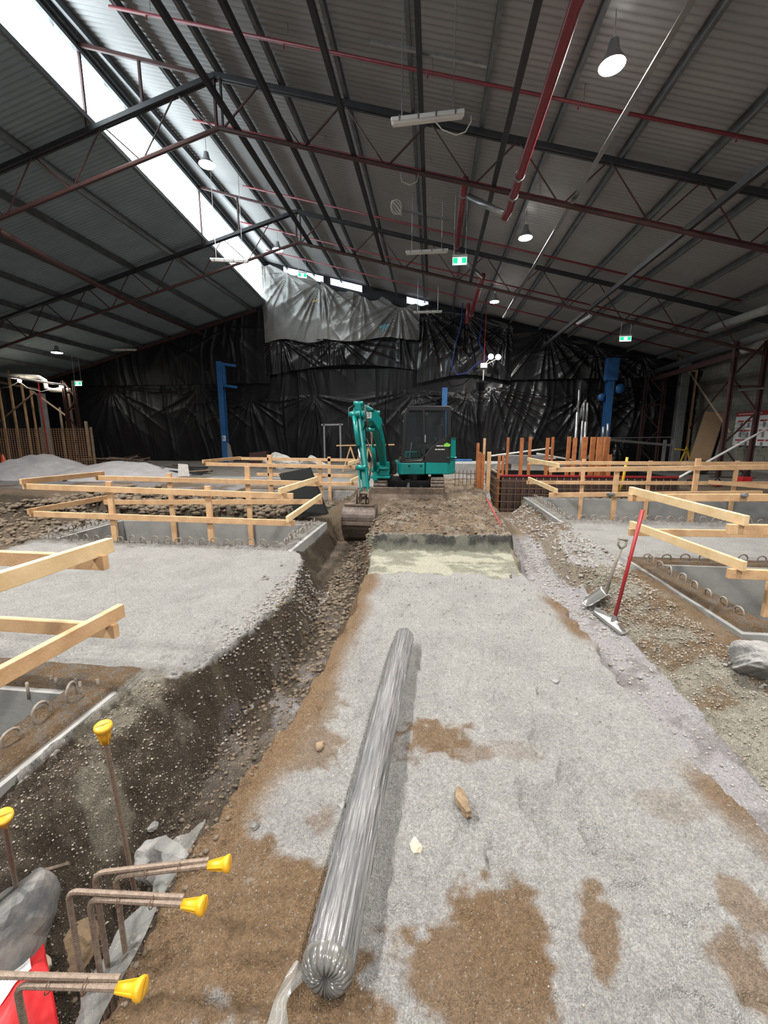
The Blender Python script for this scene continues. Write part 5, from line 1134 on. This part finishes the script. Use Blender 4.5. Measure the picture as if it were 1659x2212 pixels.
scatter('soil_clods', 1500, lambda r: (-1.72+.32*r.rand()+(.06 if r.rand() > .5 else 0), 2.45+2.9*r.rand()), .004, .016, 'greyclod', 'grey crumbs along the edge of the left pad', 9)
scatter('soil_clods', 2500, lambda r: (-11+4.6*r.rand(), 5.4+3.4*r.rand()), .008, .045, 'clodm', 'brown clods left of the left footing', 12)
scatter('soil_clods', 1600, lambda r: (1.85+.7*r.rand(), 5.3+6*r.rand()), .005, .024, 'greyclod', 'pale crumbs on the bank beyond the shovel', 13)
scatter('pebbles', 1500, lambda r: (-.85+2.2*r.rand(), .6+4.2*r.rand()), .0025, .008, 'pebm', 'tiny loose grains on the gravel strip', 8)

# ------------------------------------------------------------------ far left
def heap(c, r, h, label, seed):
    N = 60; b = MB()
    for i in range(N):
        for j in range(N):
            u_, v_ = 2*i/(N-1)-1, 2*j/(N-1)-1; d = math.hypot(u_, v_); z = h*max(0, 1-d)**.85*(1+.5*float(fbm(np.array([u_*3]), np.array([v_*3]), 4, seed)[0]))-.03
            b.v.append(Vector((c[0]+u_*r[0], c[1]+v_*r[1], c[2]+z)))
    for i in range(N-1):
        for j in range(N-1): a = i*N+j; b.f.append((a, a+N, a+N+1, a+1))
    tag(b.build('crusher_dust_heap', 'dust', smooth=True), label, 'heap')
heap((-15.9, 15.4, .05), (2.7, 2.0), 1.0, 'pointed pale grey heap of crusher dust at the far left', 3)
heap((-12.7, 15.6, .03), (3.4, 2.2), .80, 'long low pale grey heap right of the pointed one', 8)
# mesh fence
FY = 18.6; fx0, fx1 = -24.5, -16.3
t = thing('mesh_fence', ((fx0+fx1)/2, FY, .1), 'orange brown mesh fence at the far left', 'fence')
b = MB()
for x in np.arange(fx0, fx1, .13): b.box((x, FY, 1.1), (.016, .016, 1.9))
for z in np.arange(.2, 2.1, .1): b.box(((fx0+fx1)/2, FY, z), (fx1-fx0, .016, .016))
b.build('netting', 'net', t)
for x in (fx1, fx1-2.7, fx1-5.4): MB().box((x, FY+.03, 1.1), (.07, .07, 2.0)).build('post', 'oldwood', t)
for i, (px, pb, pt, m, y, wd, lab) in enumerate(((24, 1008, 838, 'timber', 21, .1, 'timber stud behind the mesh fence, first from the left edge'), (48, 1002, 800, 'timber', 22, .11, 'timber stud behind the mesh fence, second from the left edge'), (72, 1002, 828, 'timber', 22, .1, 'timber stud behind the mesh fence, third from the left edge'),
     (89, 1002, 842, 'timber', 22, .09, 'timber stud behind the mesh fence, fourth from the left edge'), (110, 1002, 850, 'conc', 23, .34, 'grey square column behind the mesh fence'), (100, 950, 822, 'redtool', 21.5, .06, 'thin red post behind the mesh fence'),
     (145, 1002, 880, 'oldwood', 22, .09, 'short timber stud near the right end of the mesh fence'), (157, 1000, 910, 'yellowp', 21, .12, 'yellow post at the right end of the mesh fence'), (196, 996, 910, 'oldwood', 23, .14, 'lone timber post standing against the left black film'), (168, 1000, 850, 'oldwood', 21, .1, 'dark timber post at the end of the mesh fence'))):
    p, q = aty(px, pb, y), aty(px, pt, y); tag(MB().box((p.x, y, (q.z+.1)/2), (wd, wd*.7, q.z-.1)).build('upright_post', m, bevel=.005), lab, 'post')
tag(MB().beam(aty(0, 910, 21.3), aty(75, 848, 21.3), .06, .08, (0, 1, 0)).build('diagonal_brace', 'oldwood'), 'dark diagonal brace rising behind the left studs', 'brace')
tag(MB().beam(aty(70, 845, 21.6), aty(152, 905, 21.6), .06, .08, (0, 1, 0)).build('diagonal_brace', 'oldwood'), 'short diagonal brace falling behind the left studs', 'brace')
tag(MB().beam(aty(0, 826, 22.3), aty(85, 842, 22.3), .08, .12).build('top_plate', 'oldwood'), 'timber plate across the top of the left studs', 'beam')
pipe_run('drain_pipe', [aty(-20, 808, 20.8), aty(85, 815, 20.8), aty(97, 822, 20.8), aty(100, 838, 20.8), aty(112, 843, 20.8), aty(150, 843, 20.8)], .11, 'cream', 'pale bent drain pipe high on the left')
pipe_run('conduit', [aty(-10, 810, 20), aty(140, 832, 20)], .05, 'cream', 'thin pale conduit above the left studs')
for px, py, y, lab in ((42, 822, 20.4, 'small bare bulb light nearest the left edge'), (132, 834, 20.4, 'small bare bulb light left of the far left exit sign')):
    p = aty(px, py, y); t = thing('festoon_bulb', p, lab, 'bulb', 'festoon bulbs on the left')
    MB().lathe([(0, -.12), (.08, -.06), (.09, 0), (.05, .07), (.03, .12)], p, n=14).build('bulb', mat('bulb_glow', (1, 1, 1), .4, emit=(1, .9, .72), es=14), t, smooth=True)
    MB().lathe([(.035, .1), (.035, .2), (0, .2)], p, n=10).build('bulb_holder', 'mblack', t); L = bpy.data.lights.new('bulb_light', 'POINT'); L.energy = 14; L.color = (1, .86, .68); L.shadow_soft_size = .1; lo = bpy.data.objects.new('bulb_light', L); lo.location = p+Vector((0, -.3, 0)); COL.objects.link(lo)
tag(MB().tube([aty(0, 838, 20.5), aty(20, 836, 20.5), aty(42, 824, 20.5), aty(60, 838, 20.5), aty(90, 846, 20.5), aty(132, 836, 20.5)], .015, 5).build('festoon_cable', 'cable', smooth=True), 'sagging cable between the two bare bulbs', 'cable')
p = aty(10, 1012, 17.2)
t = thing('traffic_cone', (p.x, 17.2, .12), 'orange traffic cone at the left picture edge', 'cone'); MB().lathe([(.17, .03), (.03, .72), (0, .72)], (p.x, 17.2, .12), n=20).build('cone_body', 'cone', t, smooth=True); MB().box((p.x, 17.2, .135), (.42, .42, .04)).build('cone_base', 'cone', t)
# scrap pile
t = thing('scrap_pile', aty(250, 990, 21), 'tangled pile of rusty bars and offcuts by the left film', 'scrap')
rnd = random.Random(5)
for k in range(46):
    c = aty(245+rnd.uniform(-45, 60), 996, 20+rnd.uniform(-.8, .8)); a = rnd.uniform(-.5, .5); d = Vector((math.cos(a), math.sin(a)*.6, rnd.uniform(-.18, .22)))*rnd.uniform(.4, 1.1); c.z = .2+rnd.uniform(0, .38)
    MB().beam(c-d, c+d, rnd.uniform(.03, .09), rnd.uniform(.02, .06)).build('offcut', rnd.choice(['rust', 'redox', 'oldwood', 'steel']), t)
t = thing('scrap_pile', aty(340, 1015, 17), 'low heap of dark steel and timber beyond the left guard rail', 'scrap')
for k in range(26):
    c = aty(345+rnd.uniform(-60, 80), 1015, 16.5+rnd.uniform(-1, 1)); a = rnd.uniform(-.4, .4); d = Vector((math.cos(a), math.sin(a)*.6, rnd.uniform(-.1, .12)))*rnd.uniform(.4, 1.2); c.z = .15+rnd.uniform(0, .22)
    MB().beam(c-d, c+d, rnd.uniform(.05, .18), rnd.uniform(.03, .08)).build('offcut', rnd.choice(['steel', 'redox', 'oldwood', 'conc']), t)
b = MB(); p = aty(395, 1015, 13.5); b.prism([p+Vector((-.2, 0, -.2)), p+Vector((.22, 0, -.22)), p+Vector((.12, .1, .18)), p+Vector((-.22, .1, .2))], (0, .03, 0)); tag(b.build('plastic_sack', 'bag'), 'small pale plastic sack lying beyond the left guard rail', 'sack')
# concrete slabs lying beyond left barrier
for i, (px, py, y, d, m, lab) in enumerate(((300, 1043, 11.0, (2.2, .9, .06), 'conc', 'flat grey slab just beyond the left guard rail'), (220, 1030, 12.6, (1.9, .8, .05), 'oldwood', 'flat brown board near the pale heaps'), (540, 1020, 14.2, (3.0, .6, .1), 'conc', 'long grey slab beyond the farthest left guard rail'), (640, 1012, 15.5, (2.2, .7, .08), 'conc', 'grey slab below the white bags'), (380, 1050, 10.6, (.9, .5, .05), 'conc', 'small grey slab corner beyond the left guard rail'))):
    p = aty(px, py, y); g = gz(p.x, y); tag(MB().box((p.x, y, g+d[2]/2+.02), d, Matrix.Rotation(.1*i-.15, 3, 'Z')).build('slab', m, bevel=.008), lab, 'slab')
# barrow like tools on heap
p = aty(122, 1022, 12.6); rock('debris_lump', (p.x-.2, 12.6, gz(p.x, 12.6)+.22), (.1, .1, .07), 'slate', 'left one of two dark lumps before the pale heap', 71, 2); rock('debris_lump', (p.x+.25, 12.6, gz(p.x, 12.6)+.24), (.12, .1, .09), 'slate', 'right one of two dark lumps before the pale heap', 72, 2)
# white bags
def bagm(c, d, label, seed):
    o = rock('bulk_bag', c, d, 'bag', label, seed, 4, 'bag', rough=.9); return o
p = aty(620, 990, 19.5); bagm((p.x-.1, 19.5, .35), (1.0, .6, .5), 'crumpled white bulk bag, left one beyond the guard rail', 5); p = aty(672, 990, 19.8); bagm((p.x, 19.8, .32), (.75, .5, .5), 'crumpled white bulk bag, right one beyond the guard rail', 9)
p = aty(555, 985, 20); t = thing('steel_trough', (p.x, 20, .13), 'dark rusty steel trough left of the white bags', 'trough'); MB().prism([(p.x-.45, 20, .35), (p.x+.38, 20, .35), (p.x+.5, 20, .95), (p.x-.38, 20, .85)], (0, .4, 0)).build('body', 'redox', t); MB().box((p.x-.3, 20.2, .25), (.08, .3, .26)).build('foot', 'redox', t); MB().box((p.x+.25, 20.2, .25), (.08, .3, .26)).build('foot', 'redox', t)
# door frame and sawhorse
t = thing('door_frame', aty(717, 990, 22.5), 'bare grey metal door frame standing before the black film', 'frame')
pl_, pr_ = aty(700, 917, 22.5), aty(735, 917, 22.5)
for q in (pl_, pr_): MB().box((q.x, 22.5, (q.z+.15)/2), (.09, .07, q.z-.15)).build('jamb', 'galv', t)
MB().beam(pl_+Vector((-.15, 0, -.02)), pr_+Vector((.15, 0, 0)), .07, .09).build('head_bar', 'galv', t)
t = thing('sawhorse', aty(760, 1000, 18), 'sawhorse with a long plank behind the excavator arm', 'sawhorse')
q = aty(760, 965, 18)
for sx_ in (-.35, .35):
    for dy in (-.05, .35): MB().beam((q.x+dy, 18+dy, q.z), (q.x+sx_+dy, 18+dy*2, .13), .07, .05).build('leg', 'timber', t)
q2 = aty(800, 967, 18.2)
MB().beam(aty(727, 964, 18)+Vector((0, 0, .03)), aty(852, 962, 18.3)+Vector((0, 0, .03)), .2, .05).build('plank', 'timber', t)
for sx_ in (-.2, .3): MB().beam((q2.x-.1, 18.2, q.z), (q2.x+sx_, 18.1, .13), .06, .05).build('leg', 'timber', t)
# blue tool tray, rebar mat beside the excavator
p = aty(1000, 985, 19); tag(MB().box((p.x, 19, .60), (.8, .4, .1)).build('blue_tray', 'blue', bevel=.01), 'small blue tray right behind the excavator', 'tray')
tag(MB().box((p.x+.5, 18.2, .35), (2.6, 1.9, .44)).build('edge_beam', 'conc', bevel=.01), 'low pale concrete edge behind the excavator', 'edge')
t = thing('rebar_mat', (.95, 13.2, .1), 'low upright mesh of rusty bars between the excavator and the form box', 'rebar mat')
for k in range(9): MB().tube([(.72+.12*k, 13.2, -.05), (.72+.12*k, 13.2, .62)], .01, 5).build('vertical_bar', 'rust', t)
for z in (.15, .35, .52): MB().tube([(.68, 13.19, z), (1.75, 13.19, z)], .01, 5).build('horizontal_bar', 'rust', t)

# ------------------------------------------------------------------ far right
t = thing('site_poster', (14.0, 20.3, 2.0), 'red and white site poster with a photo grid on the block wall', 'poster')
PX = 13.98; py0, py1, pz0, pz1 = 18.2, 21.55, 1.25, 2.75
MB().box((PX, (py0+py1)/2, (pz0+pz1)/2), (.03, py1-py0, pz1-pz0)).build('poster_board', 'white', t)
MB().box((PX-.018, (py0+py1)/2, pz1-.1), (.004, py1-py0, .2)).build('red_header', 'posterred', t)
b = MB()
for i in range(26): b.box((PX-.022, py1-.15-i*.055, pz1-.1), (.003, .03, .06 if i % 4 else .04))
b.build('header_lettering', 'white', t)
b = MB(); g_ = MB()
for r in range(3):
    for c in range(7):
        yy = py1-.35-c*.45; zz = pz1-.42-r*.42
        b.box((PX-.018, yy, zz), (.004, .38, .07)); g_.box((PX-.018, yy-.06, zz-.18), (.004, .15, .22))
b.box((PX-.018, py0+.25, pz0+.4), (.004, .35, .5)); b.build('red_caption_bars', 'posterred', t); g_.build('photo_squares', 'postergrey', t)
b = MB(); P = [aty(1486, 1000, 20.0), aty(1530, 1003, 20.0), aty(1565, 893, 20.9), aty(1523, 888, 20.9)]
t = thing('leaning_board', P[0], 'tan board leaning on the block wall beside a dark one', 'board'); MB().prism(P, (.05, .03, 0)).build('tan_sheet', 'card', t); MB().prism([p+Vector((.22, .15, -.05)) for p in P], (.03, .03, 0)).build('dark_sheet', 'board', t)
t = thing('door_surround', aty(1490, 1000, 23), 'narrow timber door frame beside the block wall', 'frame')
a = aty(1505, 800, 24); c = aty(1486, 995, 24); MB().beam(Vector((a.x, 24, .13)), Vector((a.x, 24, a.z)), .09, .09, (0, 1, 0)).build('jamb', 'timber', t); MB().beam(Vector((a.x+.05, 24, a.z)), aty(1468, 806, 24), .08, .09).build('head_bar', 'timber', t)
tag(MB().tube([aty(1423, 1056, 13), aty(1520, 1002, 13.5), aty(1655, 927, 14.3)], .035, 8).build('white_tube', 'white', smooth=True), 'long white tube leaning up across the right guard rail', 'tube')
t = thing('yellow_stand', aty(1484, 985, 21), 'yellow trestle stand before the leaning board', 'stand'); p = aty(1484, 965, 21)
for dx in (-.3, .3): MB().beam((p.x, 21, p.z), (p.x+dx, 21, .12), .05, .05, (0, 1, 0)).build('leg', 'yellowp', t)
MB().beam(aty(1458, 970, 21), aty(1486, 973, 21), .05, .06).build('cross_bar', 'yellowp', t)
p = aty(1500, 992, 18.5); tag(MB().lathe([(.0, -.5), (.28, -.5), (.3, 0), (.28, .5), (0, .5)], (p.x, 18.5, .4), (1, .3, 0), 18).build('fabric_roll', 'conc2', smooth=True), 'dark fabric roll at the foot of the tan board', 'roll')
# loose red tools
for i, (px, py, y, s, lab) in enumerate(((1610, 1024, 15, .25, 'red power tool on the floor beyond the right guard rail'), (1550, 1038, 14, .16, 'small red tool box beside the white tube'), (1498, 1030, 14.2, .2, 'dark bag with red trim beyond the right guard rail'))):
    p = aty(px, py, y); t = thing('power_tool', (p.x, y, .12), lab, 'tool'); MB().box((p.x, y, .12+s*.5), (s*1.4, s, s*.8)).build('body', 'redcloth' if i != 2 else 'mblack', t, bevel=.03); MB().tube([(p.x-s*.5, y, .15+s*.9), (p.x, y, .2+s*1.2), (p.x+s*.5, y, .15+s*.9)], .025, 6).build('handle', 'mblack' if i != 2 else 'redtool', t)
# hanging offcuts on the barrier
for (px, py, y, lab) in ((1320, 1067, 8.55, 'dark red offcut lump hung on the right guard rail'), (1608, 1070, 5.55, 'small dark lump hung on the near right guard rail')):
    p = aty(px, py, y); rock('debris_lump', p, (.09, .05, .06) if y > 8 else (.05, .03, .04), 'slate', lab, 81+int(y), 2)
tag(MB().tube([aty(1355, 988, 11.8), aty(1345, 1040, 11.9), aty(1338, 1060, 12)], .035, 8).build('yellow_lever', 'yellowp', smooth=True), 'yellow pole leaning beside the right guard rail', 'pole')
tag(MB().box(aty(1580, 1000, 11.55)+Vector((.9, 0, .0)), (3.2, .1, .04), Matrix.Rotation(-.02, 3, 'Y')).build('loose_plank', 'timberlight'), 'pale plank beyond the right guard rail at the picture edge', 'plank')
tag(MB().beam(aty(1530, 1041, 11.3), aty(1659, 1052, 10.6), .04, .09).build('loose_plank', 'timber'), 'plank sloping down to the right picture edge', 'plank')
